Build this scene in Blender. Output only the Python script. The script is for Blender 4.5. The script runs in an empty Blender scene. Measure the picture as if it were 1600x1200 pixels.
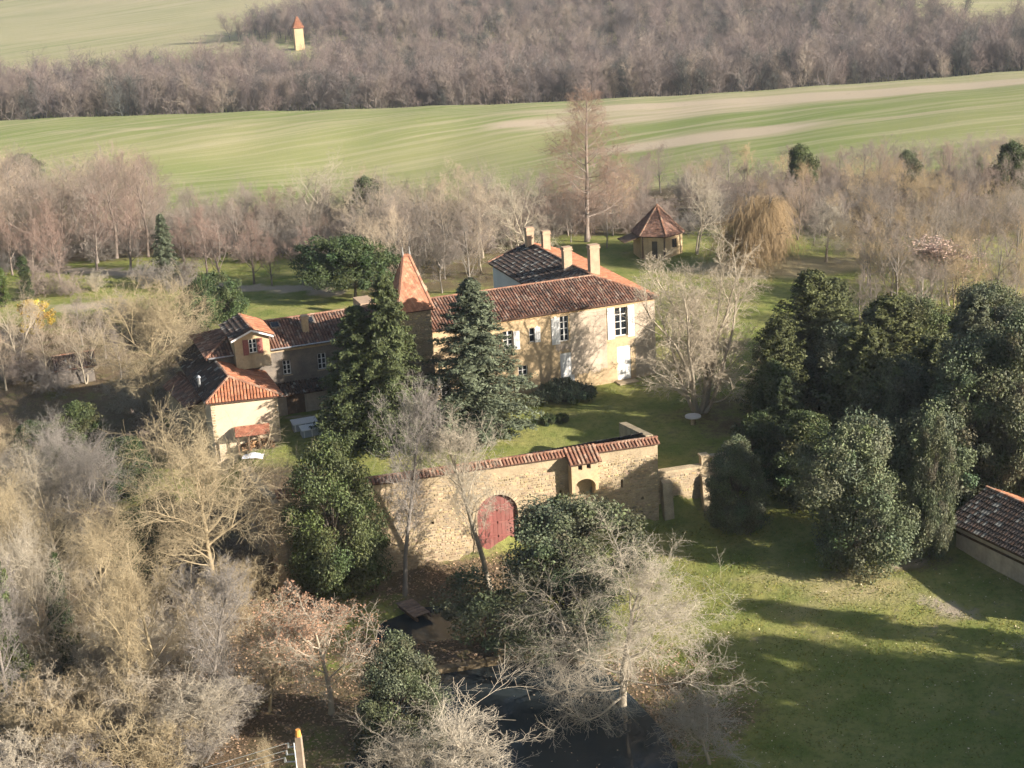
import bpy, math, random
import numpy as np
from mathutils import Matrix, Vector
R = math.radians
SC = bpy.context.scene
COL = SC.collection
# ------------------------------------------------------------------ camera, sky, sun, exposure
F, PITCH, ROLL, CZ = 2400.0, R(18), R(3), 40.0
cam = bpy.data.cameras.new('camera'); cam.sensor_fit = 'HORIZONTAL'; cam.sensor_width = 36
cam.lens = F / 1600 * 36; cam.clip_end = 9000; cam.clip_start = 1
cam_ob = bpy.data.objects.new('camera', cam); COL.objects.link(cam_ob); SC.camera = cam_ob
cp, sp, cr, sr = math.cos(PITCH), math.sin(PITCH), math.cos(ROLL), math.sin(ROLL)
fw, r0, u0 = Vector((0, cp, -sp)), Vector((1, 0, 0)), Vector((0, sp, cp))
rg, up = r0 * cr - u0 * sr, r0 * sr + u0 * cr
cam_ob.matrix_world = Matrix(((rg.x, up.x, -fw.x, 0), (rg.y, up.y, -fw.y, 0), (rg.z, up.z, -fw.z, CZ), (0, 0, 0, 1)))
SUN_EL, SUN_AZ = R(21), R(118)          # azimuth measured from +Y towards +X
world = bpy.data.worlds.new('World'); SC.world = world; world.use_nodes = True
wn = world.node_tree; wn.nodes.clear()
sky = wn.nodes.new('ShaderNodeTexSky'); sky.sky_type = 'NISHITA'; sky.sun_disc = False
sky.sun_elevation = SUN_EL; sky.sun_rotation = SUN_AZ; sky.air_density = 1.2; sky.dust_density = 1.5
bg = wn.nodes.new('ShaderNodeBackground'); bg.inputs['Strength'].default_value = 0.06
wo = wn.nodes.new('ShaderNodeOutputWorld')
wn.links.new(sky.outputs[0], bg.inputs[0]); wn.links.new(bg.outputs[0], wo.inputs[0])
sl = bpy.data.lights.new('sun', 'SUN'); sl.energy = 5.0; sl.angle = R(0.6); sl.color = (1.0, 0.915, 0.81)
sun_ob = bpy.data.objects.new('sun', sl); COL.objects.link(sun_ob)
sd = Vector((math.sin(SUN_AZ) * math.cos(SUN_EL), math.cos(SUN_AZ) * math.cos(SUN_EL), math.sin(SUN_EL)))
sun_ob.rotation_euler = sd.to_track_quat('Z', 'Y').to_euler()
SC.view_settings.view_transform = 'Standard'; SC.view_settings.look = 'None'
SC.view_settings.exposure = 1.37; SC.view_settings.gamma = 1
SC.cycles.max_bounces = 4; SC.cycles.use_adaptive_sampling = True; SC.cycles.adaptive_threshold = .03; SC.cycles.volume_bounces = 0; SC.cycles.transparent_max_bounces = 6

# ------------------------------------------------------------------ plan helpers (photo position -> place on the ground)
def ray(px, py):
    dx, dy = px - 800, py - 600
    u, v = dx * cr - dy * sr, dx * sr + dy * cr
    x, zc = u / F, -v / F
    return (x, cp + zc * sp, -sp + zc * cp)
def atz(px, py, z):
    d = ray(px, py); t = (z - CZ) / d[2]
    return (d[0] * t, d[1] * t, z)
def smooth(x, a, b):
    t = np.clip((np.asarray(x, float) - a) / (b - a), 0, 1); return t * t * (3 - 2 * t)
class Frame:
    def __init__(s, o, ang): s.o = o; s.c = math.cos(ang); s.s = math.sin(ang); s.ang = ang
    def w(s, a, b, z): return (s.o[0] + a * s.c - b * s.s, s.o[1] + a * s.s + b * s.c, z)
    def l(s, x, y): x = x - s.o[0]; y = y - s.o[1]; return (x * s.c + y * s.s, -x * s.s + y * s.c)
HF = Frame((-2.2, 118.2), R(19.7))       # main house
WF = Frame((9.8, 99.3), R(14.2))         # gate wall
WATER = -5.0
def poly_sd(x, y, poly):
    x = np.asarray(x, float); y = np.asarray(y, float)
    d = np.full(x.shape, 1e9); inside = np.zeros(x.shape, bool); n = len(poly)
    for i in range(n):
        ax, ay = poly[i]; bx, by = poly[(i + 1) % n]
        ex, ey = bx - ax, by - ay; wx, wy = x - ax, y - ay
        t = np.clip((wx * ex + wy * ey) / (ex * ex + ey * ey), 0, 1)
        d = np.minimum(d, np.hypot(wx - ex * t, wy - ey * t))
        c = ((ay > y) != (by > y)) & (x < (bx - ax) * (y - ay) / ((by - ay) if by != ay else 1e-9) + ax)
        inside ^= c
    return np.where(inside, d, -d)
POND = [atz(px, py, WATER)[:2] for px, py in [(640, 1062), (700, 1050), (790, 1036), (866, 1020), (905, 1040), (925, 1065), (955, 1105), (990, 1140), (1010, 1165), (1030, 1230), (1040, 1420), (560, 1420), (560, 1230)]]
MOAT = [atz(px, py, WATER)[:2] for px, py in [(590, 1010), (600, 975), (660, 950), (780, 945), (850, 950), (885, 975), (880, 988), (800, 990), (720, 995), (660, 1005)]]
def H(x, y):
    x = np.asarray(x, float); y = np.asarray(y, float)
    Y = [-200, 0, 40, 60, 70, 76, 84, 90, 94, 97, 105, 115, 125, 150, 172, 190, 210, 225, 260, 300, 330, 350, 372, 400, 440, 520, 600, 700, 900, 1100, 1400, 2000, 3000, 6000]
    Z = [-9, -8, -6.8, -5.9, -5.2, -4.9, -4.5, -4.35, -3.9, -3.1, -2.5, -1.6, -.6, .3, .4, -1, -3, -4.5, -9.0, -9.3, -8.6, -8.2, -8.8, -15, -18, -18, -15, -13, -12, -6, 6, 22, 30, 34]
    zo = np.interp(y, Y, Z)
    zl = np.interp(y, [40, 60, 70, 76, 84, 90, 94, 97, 105, 115, 125], [-6.4, -5.5, -5.0, -4.7, -4.1, -3.4, -2.85, -2.4, -2.0, -1.3, -.4]) + .07 * (np.clip(x, 5, 40) - 18)
    q = smooth(x, 1, 10) * (1 - smooth(y, 105, 125)); zo = zo * (1 - q) + zl * q
    zo = zo - 2.2 * smooth(-x, 16, 40) * smooth(y, 70, 85) * (1 - smooth(y, 125, 150))
    zi = np.interp(y, [90, 100, 110, 117, 125, 150, 172], [-1.0, -.8, -.3, .1, .25, .3, .4])
    a, b = WF.l(x, y)
    m = smooth(b, .15, .75) * smooth(a, -28.0, -26.6) * (1 - smooth(a, 26, 40))
    m = m * (1 - smooth(y, 150, 165))
    z = zo * (1 - m) + zi * m
    z = z + (np.sin(x * .21 + y * .13) * np.sin(y * .17 - x * .07) * .18 + np.sin(x * .9) * np.sin(y * .8 + x * .3) * .04) * smooth(np.abs(b), .8, 4)
    z = z + 5.5 * smooth(x, 0, 130) * smooth(y, 215, 290) * (1 - smooth(y, 300, 360)) - 3.5 * np.exp(-((x + 25) / 40) ** 2) * smooth(y, 220, 280) * (1 - smooth(y, 300, 350)) + 1.6 * np.sin(x * .018 + 1.0) * np.sin(y * .011) * smooth(y, 190, 260) + 5 * np.sin(x * .006 + .6) * smooth(y, 420, 700)
    for p, w in ((POND, 1.6), (MOAT, 1.2)):
        d = poly_sd(x, y, p)
        z = np.where(d > -w * 2, np.minimum(z, z + (WATER - 1.0 - z) * smooth(d, -w, w)), z)
    return z
def h1(x, y): return float(H(np.array([x]), np.array([y]))[0])
def ground(px, py):
    d = ray(px, py); ts = np.linspace(50, 900, 4000)
    X, Y_, Z_ = d[0] * ts, d[1] * ts, CZ + d[2] * ts
    g = Z_ - H(X, Y_); k = int(np.argmax(g < 0))
    return (X[k], Y_[k], float(Z_[k]), F / ts[k])

# ------------------------------------------------------------------ mesh helpers
def npmesh(name, verts, faces_list, col=None, smooth_shade=False):
    """verts (n,3); faces_list: list of int arrays (m,k)"""
    me = bpy.data.meshes.new(name)
    verts = np.ascontiguousarray(verts, dtype=np.float32)
    me.vertices.add(len(verts)); me.vertices.foreach_set('co', verts.ravel())
    loops = np.concatenate([f.ravel() for f in faces_list]).astype(np.int32)
    sizes = np.concatenate([np.full(len(f), f.shape[1]) for f in faces_list]).astype(np.int32)
    starts = np.concatenate([[0], np.cumsum(sizes)[:-1]]).astype(np.int32)
    me.loops.add(len(loops)); me.loops.foreach_set('vertex_index', loops)
    me.polygons.add(len(sizes)); me.polygons.foreach_set('loop_start', starts)
    if smooth_shade: me.polygons.foreach_set('use_smooth', np.ones(len(sizes), bool))
    if col is not None:
        c = np.ones((len(verts), 4), np.float32); col = np.asarray(col, np.float32)
        c[:, :3] = col if col.ndim == 2 else col[:, None]
        at = me.color_attributes.new('col', 'FLOAT_COLOR', 'POINT'); at.data.foreach_set('color', c.ravel())
    me.update(calc_edges=True)
    return me
def link(name, data, parent=None, mat=None, loc=None, kind=None):
    o = bpy.data.objects.new(name, data); COL.objects.link(o)
    if mat is not None and data is not None and not data.materials: data.materials.append(mat)
    if parent is not None:
        o.parent = parent
        if loc is None: o.matrix_parent_inverse = Matrix.Translation(-Vector(parent.location))
    if loc is not None: o.location = loc
    if kind: o['kind'] = kind
    return o
def tag(o, label, cat, group=None):
    o['label'] = label; o['category'] = cat
    if group: o['group'] = group
    return o
def thing(name, label, cat, loc, group=None):
    o = bpy.data.objects.new(name, None); COL.objects.link(o); o.location = loc; o.empty_display_size = .3
    return tag(o, label, cat, group)
class MB:
    def __init__(s): s.v = []; s.f = []; s.c = []
    def add(s, pts, faces, col=(1, 1, 1)):
        n = len(s.v); s.v += [tuple(p) for p in pts]; s.c += [col] * len(pts)
        s.f += [tuple(i + n for i in f) for f in faces]
    def quad(s, a, b, c, d, col=(1, 1, 1)): s.add([a, b, c, d], [(0, 1, 2, 3)], col)
    def poly(s, pts, col=(1, 1, 1)): s.add(pts, [tuple(range(len(pts)))], col)
    def hexa(s, P, col=(1, 1, 1)):
        s.add(P, [(0, 3, 2, 1), (4, 5, 6, 7), (0, 1, 5, 4), (1, 2, 6, 5), (2, 3, 7, 6), (3, 0, 4, 7)], col)
    def box(s, fr, a0, a1, b0, b1, z0, z1, col=(1, 1, 1)):
        w = fr.w
        s.hexa([w(a0, b0, z0), w(a1, b0, z0), w(a1, b1, z0), w(a0, b1, z0), w(a0, b0, z1), w(a1, b0, z1), w(a1, b1, z1), w(a0, b1, z1)], col)
    def slab(s, pts, th, col=(1, 1, 1)):
        n = len(pts); lo = [(p[0], p[1], p[2] - th) for p in pts]
        s.add(list(pts) + lo, [tuple(range(n)), tuple(range(2 * n - 1, n - 1, -1))] + [(i, n + i, n + (i + 1) % n, (i + 1) % n) for i in range(n)], col)
    def tube(s, p, q, r, r2=None, k=6, col=(1, 1, 1)):
        p, q = Vector(p), Vector(q); r2 = r if r2 is None else r2
        t = (q - p).normalized(); u = t.orthogonal().normalized(); v = t.cross(u)
        A = [p + (u * math.cos(2 * math.pi * i / k) + v * math.sin(2 * math.pi * i / k)) * r for i in range(k)]
        B = [q + (u * math.cos(2 * math.pi * i / k) + v * math.sin(2 * math.pi * i / k)) * r2 for i in range(k)]
        s.add(A + B, [(i, (i + 1) % k, k + (i + 1) % k, k + i) for i in range(k)] + [tuple(range(k - 1, -1, -1)), tuple(range(k, 2 * k))], col)
    def build(s, name, mat, parent=None, kind=None):
        me = bpy.data.meshes.new(name); me.from_pydata(s.v, [], s.f)
        at = me.color_attributes.new('col', 'FLOAT_COLOR', 'POINT')
        at.data.foreach_set('color', np.array([(c[0], c[1], c[2], 1) for c in s.c], np.float32).ravel())
        return link(name, me, parent, mat, kind=kind)

# ------------------------------------------------------------------ materials
def nodes(name):
    m = bpy.data.materials.new(name); m.use_nodes = True; nt = m.node_tree
    return m, nt, nt.nodes['Principled BSDF'], nt.links.new
def mixc(nt, a, b, fac, mode='MIX'):
    n = nt.nodes.new('ShaderNodeMix'); n.data_type = 'RGBA'; n.blend_type = mode
    for i, v in ((0, fac), (6, a), (7, b)):
        if hasattr(v, 'links'): nt.links.new(v, n.inputs[i])
        else: n.inputs[i].default_value = v if i == 0 else (*v, 1)
    return n.outputs[2]
def noise(nt, scale, detail=4, vec=None, rough=.55, dist=0):
    n = nt.nodes.new('ShaderNodeTexNoise'); n.inputs['Scale'].default_value = scale
    n.inputs['Detail'].default_value = detail; n.inputs['Roughness'].default_value = rough; n.inputs['Distortion'].default_value = dist
    if vec is not None: nt.links.new(vec, n.inputs['Vector'])
    return n.outputs[0]
def ramp(nt, v, a, b):
    n = nt.nodes.new('ShaderNodeMapRange'); n.inputs[1].default_value = a; n.inputs[2].default_value = b
    nt.links.new(v, n.inputs[0]); return n.outputs[0]
def math_n(nt, op, a, b):
    n = nt.nodes.new('ShaderNodeMath'); n.operation = op
    for i, v in enumerate((a, b)):
        if hasattr(v, 'links'): nt.links.new(v, n.inputs[i])
        else: n.inputs[i].default_value = v
    return n.outputs[0]
def coords(nt): return nt.nodes.new('ShaderNodeTexCoord').outputs['Object']
def mapping(nt, vec, scale, rot=(0, 0, 0)):
    n = nt.nodes.new('ShaderNodeMapping'); n.inputs['Scale'].default_value = scale; n.inputs['Rotation'].default_value = rot
    nt.links.new(vec, n.inputs['Vector']); return n.outputs[0]
def bump(nt, bs, v, strength, dist):
    n = nt.nodes.new('ShaderNodeBump'); n.inputs['Strength'].default_value = strength; n.inputs['Distance'].default_value = dist
    nt.links.new(v, n.inputs['Height']); nt.links.new(n.outputs[0], bs.inputs['Normal'])
def attr(nt, name='col'):
    n = nt.nodes.new('ShaderNodeAttribute'); n.attribute_name = name; return n.outputs['Color']
def basic(name, c1, c2, scale=2.0, rough=.85, use_col=True, bmp=.3, bd=.02, spec=.3, fine=0, metal=0, stain=0):
    m, nt, bs, L = nodes(name); co = coords(nt)
    f = ramp(nt, noise(nt, scale, 6, co), .35, .65)
    c = mixc(nt, c1, c2, f)
    if fine: c = mixc(nt, c, (.35, .35, .35), math_n(nt, 'MULTIPLY', ramp(nt, noise(nt, scale * 9, 4, co), .4, .75), fine), 'MULTIPLY')
    if stain:
        st = ramp(nt, noise(nt, 1.0, 5, mapping(nt, co, (1.1, 1.1, .22))), .5, .72); c = mixc(nt, c, tuple(v * .5 for v in c2), math_n(nt, 'MULTIPLY', st, stain))
        c = mixc(nt, c, (.30, .27, .22), math_n(nt, 'MULTIPLY', ramp(nt, noise(nt, .28, 6, co, .65), .52, .66), stain * .8))
    if use_col: c = mixc(nt, c, attr(nt), 1.0, 'MULTIPLY')
    L(c, bs.inputs['Base Color']); bs.inputs['Roughness'].default_value = rough
    bs.inputs['Specular IOR Level'].default_value = spec; bs.inputs['Metallic'].default_value = metal
    if bmp: bump(nt, bs, noise(nt, scale * 6, 5, co), bmp, bd)
    return m
def veg(name, c1, c2, transl=0.0, rough=.75, rnd=.35):
    """bark or leaf: colour by mesh tint and by individual"""
    m, nt, bs, L = nodes(name)
    oi = nt.nodes.new('ShaderNodeObjectInfo').outputs['Random']
    c = mixc(nt, c1, c2, oi); c = mixc(nt, c, attr(nt), 1.0, 'MULTIPLY')
    hv = nt.nodes.new('ShaderNodeHueSaturation'); L(c, hv.inputs['Color'])
    L(math_n(nt, 'ADD', math_n(nt, 'MULTIPLY', oi, rnd), 1 - rnd / 2), hv.inputs['Value'])
    L(hv.outputs[0], bs.inputs['Base Color']); bs.inputs['Roughness'].default_value = rough; bs.inputs['Specular IOR Level'].default_value = .25
    if transl:
        tr = nt.nodes.new('ShaderNodeBsdfTranslucent'); L(hv.outputs[0], tr.inputs['Color'])
        mx = nt.nodes.new('ShaderNodeMixShader'); mx.inputs[0].default_value = transl
        L(bs.outputs[0], mx.inputs[1]); L(tr.outputs[0], mx.inputs[2]); L(mx.outputs[0], nt.nodes['Material Output'].inputs['Surface'])
    return m
M = {}
M['ochre'] = basic('ochre_render', (.54, .395, .225), (.45, .33, .195), .5, bmp=.5, fine=.35, stain=.55)
M['pink'] = basic('pale_pink_render', (.52, .42, .31), (.42, .33, .25), .45, bmp=.3, fine=.3, stain=.5)
M['cream'] = basic('cream_render', (.62, .50, .36), (.56, .44, .31), .6, bmp=.2, fine=.1, stain=.15)
M['grey_render'] = basic('weathered_grey_render', (.23, .19, .15), (.12, .105, .09), .8, bmp=.5, fine=.4)
M['white_render'] = basic('white_render', (.62, .60, .57), (.55, .53, .5), .5, bmp=.2)
M['stone'] = basic('limestone_rubble', (.52, .41, .26), (.37, .29, .185), 1.6, bmp=.8, bd=.04, fine=.5, stain=.55)
M['mortar'] = basic('sandy_mortar', (.42, .33, .21), (.31, .24, .155), .9, bmp=.6, fine=.4)
M['tile'] = basic('canal_tile', (.9, .9, .9), (.6, .57, .55), 2.2, bmp=.3, fine=.35)
M['underlay'] = basic('tile_bed', (.10, .05, .035), (.07, .04, .03), 2, use_col=False)
M['wood'] = basic('weathered_timber', (.16, .10, .06), (.10, .065, .045), 3)
M['white_paint'] = basic('white_paint', (.78, .76, .72), (.70, .68, .64), 1.5, .5, bmp=.1, fine=.1)
M['red_paint'] = basic('red_paint', (.28, .10, .082), (.24, .088, .075), 1.2, .6, bmp=.1, fine=.2, stain=.3)
M['brick'] = basic('chimney_brick', (.47, .33, .22), (.37, .26, .175), 2.5, bmp=.6, fine=.4)
M['metal'] = basic('galvanised_metal', (.55, .55, .55), (.42, .42, .42), 5, .35, bmp=.1, metal=.7)
M['trunk'] = None
def glass_mat():
    m, nt, bs, L = nodes('window_glass'); bs.inputs['Base Color'].default_value = (.015, .018, .022, 1)
    bs.inputs['Roughness'].default_value = .08; return m
M['glass'] = glass_mat()
# bark and leaves
M['bark_pale'] = veg('pale_lichen_bark', (.44, .385, .295), (.38, .33, .255))
M['bark_gold'] = veg('golden_bark', (.41, .33, .20), (.36, .295, .19))
M['bark_grey'] = veg('grey_bark', (.29, .26, .225), (.23, .205, .18))
M['bark_rose'] = veg('reddish_bark', (.28, .225, .19), (.24, .20, .17))
M['bark_dark'] = veg('dark_bark', (.10, .08, .06), (.08, .065, .05))
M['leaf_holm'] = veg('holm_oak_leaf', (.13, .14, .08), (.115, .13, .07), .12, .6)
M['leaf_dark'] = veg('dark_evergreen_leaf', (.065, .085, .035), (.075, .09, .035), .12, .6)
M['leaf_blue'] = veg('blue_green_needle', (.13, .15, .09), (.12, .14, .085), .1, .6)
M['leaf_yew'] = veg('yew_needle', (.11, .12, .045), (.095, .105, .045), .1, .6)
M['leaf_pine'] = veg('pine_needle', (.065, .095, .035), (.065, .09, .035), .12, .6)
M['leaf_ivy'] = veg('ivy_leaf', (.12, .15, .04), (.085, .125, .035), .15, .5)
M['leaf_dry'] = veg('dry_oak_leaf', (.42, .25, .16), (.36, .21, .13), .2, .8)
M['leaf_yellow'] = veg('mimosa_bloom', (.55, .38, .06), (.5, .35, .07), .15)
M['leaf_pink'] = veg('pale_pink_bloom', (.62, .44, .36), (.6, .43, .36), .15)
M['leaf_willow'] = veg('willow_twig', (.31, .225, .125), (.29, .215, .125))

# ------------------------------------------------------------------ ground
def axis(segs):
    out = []
    for a, b, st in segs: out += list(np.arange(a, b, st))
    return np.array(out + [segs[-1][1]])
gx = axis([(-1400, -900, 100), (-900, -300, 25), (-300, -60, 6), (-60, -36, 1.2), (-36, 36, .75), (36, 60, 1.2), (60, 300, 6), (300, 900, 25), (900, 1400, 100)])
gy = axis([(-150, 40, 12), (40, 62, 2), (62, 128, .75), (128, 190, 1.5), (190, 400, 3), (400, 700, 8), (700, 1600, 30), (1600, 2600, 100)])
GX, GY = np.meshgrid(gx, gy); GZ = H(GX.ravel(), GY.ravel())
nv = len(gx); idx = np.arange(len(gx) * len(gy)).reshape(len(gy), nv)
fq = np.stack([idx[:-1, :-1], idx[:-1, 1:], idx[1:, 1:], idx[1:, :-1]], -1).reshape(-1, 4)
X, Y = GX.ravel(), GY.ravel()
# zones: r = fallen leaves / woodland floor, g = gravel and bare earth, b = straw-coloured dry grass
zr = np.zeros_like(X); zg = np.zeros_like(X); zb = np.zeros_like(X)
def blob(arr, px, py, ra, rb, val=1.0, rot=0.0):
    p = ground(px, py); dx, dy = X - p[0], Y - p[1]
    c, s = math.cos(rot), math.sin(rot); u, v = dx * c + dy * s, -dx * s + dy * c
    np.maximum(arr, val * (1 - smooth(np.hypot(u / ra, v / rb), .25, 1.3)), out=arr)
wa, wb_ = WF.l(X, Y)
zr = np.maximum(zr, smooth(-X, 9, 15) * (1 - smooth(Y, 104, 112)) * .95)
zr = np.maximum(zr, smooth(-X, 26, 32) * (1 - smooth(Y, 144, 160)) * .85)
for px, py, ra, rb, v in [(700, 905, 9, 3.2, 1), (960, 1085, 6, 5, 1), (1060, 1120, 5, 3.5, .9), (520, 1110, 7, 8, .75), (1100, 645, 5, 4, .35), (700, 1015, 9, 3, 1), (1260, 660, 11, 10, .7), (1380, 890, 7, 1.6, .55), (350, 960, 6, 6, 1), (870, 600, 4, 1.5, .5)]: blob(zr, px, py, ra, rb, v)
zr = np.maximum(zr, smooth(Y, 172, 185) * (1 - smooth(Y, 222, 236)) * .8)
for (x0, y0), (x1, y1) in zip(*(lambda p: (p[:-1], p[1:]))([ground(*q)[:2] for q in [(-60, 412), (60, 418), (150, 424), (260, 434), (340, 446), (400, 452), (450, 450), (520, 458)]])):
    d = poly_sd(X, Y, [(x0, y0), (x1, y1), (x1 + .01, y1 + .01)]); zg = np.maximum(zg, 1 - smooth(-d, .9, 1.7))
blob(zg, 405, 697, 2.6, 1.3, .8); blob(zg, 480, 650, 3.5, .9, .6); blob(zg, 1470, 950, 3.2, .8, .8, -.9); blob(zg, 1400, 885, 2.5, .8, .7); blob(zg, 110, 480, 8, 3, .6)
blob(zb, 1215, 418, 14, 5, 1); blob(zb, 1260, 905, 6, 1.0, .6, -.1); blob(zb, 1350, 920, 7, 3.0, .55, -.3); blob(zb, 1300, 950, 6, 2, .4)
for px, py, ra, rb, v in [(840, 152, 60, 9, 1), (1010, 150, 70, 10, .95), (1090, 218, 34, 9, 1), (1010, 185, 45, 8, .7), (830, 193, 14, 4, 1), (1250, 150, 90, 10, .95), (1450, 140, 80, 12, .95), (1150, 165, 60, 8, .8), (640, 165, 60, 6, .5), (250, 200, 60, 2.5, .5), (1250, 200, 60, 5, .5)]: blob(zb, px, py, ra, rb, v)
zb = np.maximum(zb, .45 * smooth(Y, 480, 620)); zb = np.maximum(zb, .42 * smooth(Y, 280, 350) * (.6 + .4 * smooth(X, -60, 60)))
zr = np.maximum(zr, smooth(Y, 163, 170) * (1 - smooth(Y, 222, 236)) * smooth(X, 34, 40) * .9); zr = np.maximum(zr, smooth(Y, 150, 158) * (1 - smooth(Y, 222, 236)) * smooth(X, -20, -14) * (1 - smooth(X, 2, 6)) * .7)
gcol = np.stack([zr, zg, zb], 1)
def ground_mat():
    m, nt, bs, L = nodes('countryside_ground'); co = coords(nt)
    sep = nt.nodes.new('ShaderNodeSeparateColor'); L(attr(nt), sep.inputs[0])
    n1, n2, n3 = noise(nt, .35, 6, co), noise(nt, 2.2, 8, co, .7), noise(nt, 9, 4, co, .7)
    far = nt.nodes.new('ShaderNodeSeparateXYZ'); L(co, far.inputs[0]); ffar = ramp(nt, far.outputs[1], 190, 230)
    lawn = mixc(nt, (.15, .185, .042), (.30, .28, .095), ramp(nt, n1, .35, .68))
    lawn = mixc(nt, lawn, (.08, .105, .026), math_n(nt, 'MULTIPLY', ramp(nt, n2, .48, .72), .8))
    lawn = mixc(nt, lawn, (.30, .27, .12), math_n(nt, 'MULTIPLY', ramp(nt, n3, .52, .78), .7))
    # field: sown rows following the slope
    xx = far.outputs[0]; cv = math_n(nt, 'MULTIPLY', math_n(nt, 'MULTIPLY', math_n(nt, 'SUBTRACT', xx, 60.0), math_n(nt, 'SUBTRACT', xx, 60.0)), .0022)
    ww_ = math_n(nt, 'SUBTRACT', math_n(nt, 'ADD', far.outputs[1], cv), math_n(nt, 'MULTIPLY', xx, .16)); cmb = nt.nodes.new('ShaderNodeCombineXYZ'); L(math_n(nt, 'MULTIPLY', ww_, .30), cmb.inputs[0]); L(math_n(nt, 'MULTIPLY', xx, .008), cmb.inputs[1]); rows = noise(nt, 1.0, 7, cmb.outputs[0], .72, .15)
    big = noise(nt, .012, 4, co)
    field = mixc(nt, (.165, .205, .06), (.28, .27, .12), ramp(nt, big, .38, .65))
    field = mixc(nt, field, (.40, .35, .22), math_n(nt, 'MULTIPLY', ramp(nt, rows, .46, .64), .55))
    base = mixc(nt, lawn, field, ffar)
    def zone(o, lo=.25, hi=.75, amp=.9):
        v = math_n(nt, 'ADD', o, math_n(nt, 'MULTIPLY', math_n(nt, 'SUBTRACT', n2, .5), amp)); v = math_n(nt, 'ADD', v, math_n(nt, 'MULTIPLY', math_n(nt, 'SUBTRACT', n1, .5), 1.6)); return ramp(nt, v, lo, hi)
    straw = mixc(nt, mixc(nt, (.38, .32, .15), (.44, .35, .22), n1), (.42, .34, .24), ffar)
    zbm = math_n(nt, 'ADD', sep.outputs[2], math_n(nt, 'MULTIPLY', math_n(nt, 'SUBTRACT', rows, .5), 1.0))
    base = mixc(nt, base, straw, ramp(nt, zbm, .25, .8))
    lit = mixc(nt, (.085, .065, .042), (.27, .19, .12), ramp(nt, n3, .38, .74))
    lit = mixc(nt, lit, (.12, .10, .05), ramp(nt, n1, .45, .7))
    base = mixc(nt, base, lit, zone(sep.outputs[0]))
    base = mixc(nt, base, mixc(nt, (.42, .36, .27), (.34, .27, .19), n2), zone(sep.outputs[1]))
    L(base, bs.inputs['Base Color']); bs.inputs['Roughness'].default_value = 1; bs.inputs['Specular IOR Level'].default_value = .1
    bump(nt, bs, math_n(nt, 'ADD', n2, math_n(nt, 'MULTIPLY', n3, .5)), .9, .14)
    return m
gme = npmesh('ground', np.stack([X, Y, GZ], 1), [fq], gcol, True)
link('ground', gme, None, ground_mat(), kind='structure')
def water_mat():
    m, nt, bs, L = nodes('still_pond_water'); co = coords(nt)
    L(mixc(nt, (.022, .03, .034), (.035, .042, .042), noise(nt, .4, 3, co)), bs.inputs['Base Color'])
    bs.inputs['Roughness'].default_value = .06; bs.inputs['IOR'].default_value = 1.33
    bump(nt, bs, noise(nt, 3, 3, co), .04, .02); return m
M['water'] = water_mat()
def sheet(name, pts, z, mat):
    mb = MB(); mb.poly([(p[0], p[1], z) for p in pts]); o = mb.build(name, mat, None, 'structure'); return o
def grow_poly(poly, d):
    cx = sum(p[0] for p in poly) / len(poly); cy = sum(p[1] for p in poly) / len(poly)
    return [(p[0] + (p[0] - cx) / math.hypot(p[0] - cx, p[1] - cy) * d, p[1] + (p[1] - cy) / math.hypot(p[0] - cx, p[1] - cy) * d) for p in poly]
sheet('pond_water', grow_poly(POND, 1.6), WATER, M['water'])
sheet('moat_water', grow_poly(MOAT, 1.0), WATER + .05, M['water'])

# ------------------------------------------------------------------ building helpers
RNG = random.Random(5)
TILE_MIX = {
 'mixed': [(.29, .155, .105), (.25, .13, .09), (.35, .20, .14), (.20, .11, .08), (.36, .26, .20), (.17, .115, .09), (.24, .15, .11)],
 'orange': [(.50, .20, .10), (.55, .235, .125), (.46, .185, .095), (.50, .24, .14), (.42, .18, .10)],
 'old': [(.10, .07, .055), (.08, .06, .05), (.13, .085, .065), (.06, .05, .045), (.24, .24, .22), (.08, .062, .055), (.07, .058, .052), (.09, .066, .055)],  # shade of slopes turned from the sun put into the colour, plus lichen
 'coping': [(.45, .25, .16), (.38, .19, .12), (.50, .33, .23), (.33, .17, .11)],
}
def plane_axes(P):
    p0, p1, p2 = Vector(P[0]), Vector(P[1]), Vector(P[2])
    s = (p1 - p0).normalized(); n = (p1 - p0).cross(p2 - p0).normalized()
    if n.z < 0: n = -n
    t = n.cross(s)
    if t.z < 0: t = -t
    return p0, s, t, n
def span(poly2, s):
    ts = []
    for i in range(len(poly2)):
        (a, b), (c, d) = poly2[i], poly2[(i + 1) % len(poly2)]
        if (a - s) * (c - s) <= 0 and abs(c - a) > 1e-6: ts.append(b + (d - b) * (s - a) / (c - a))
    return (min(ts), max(ts)) if len(ts) >= 2 else None
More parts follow.
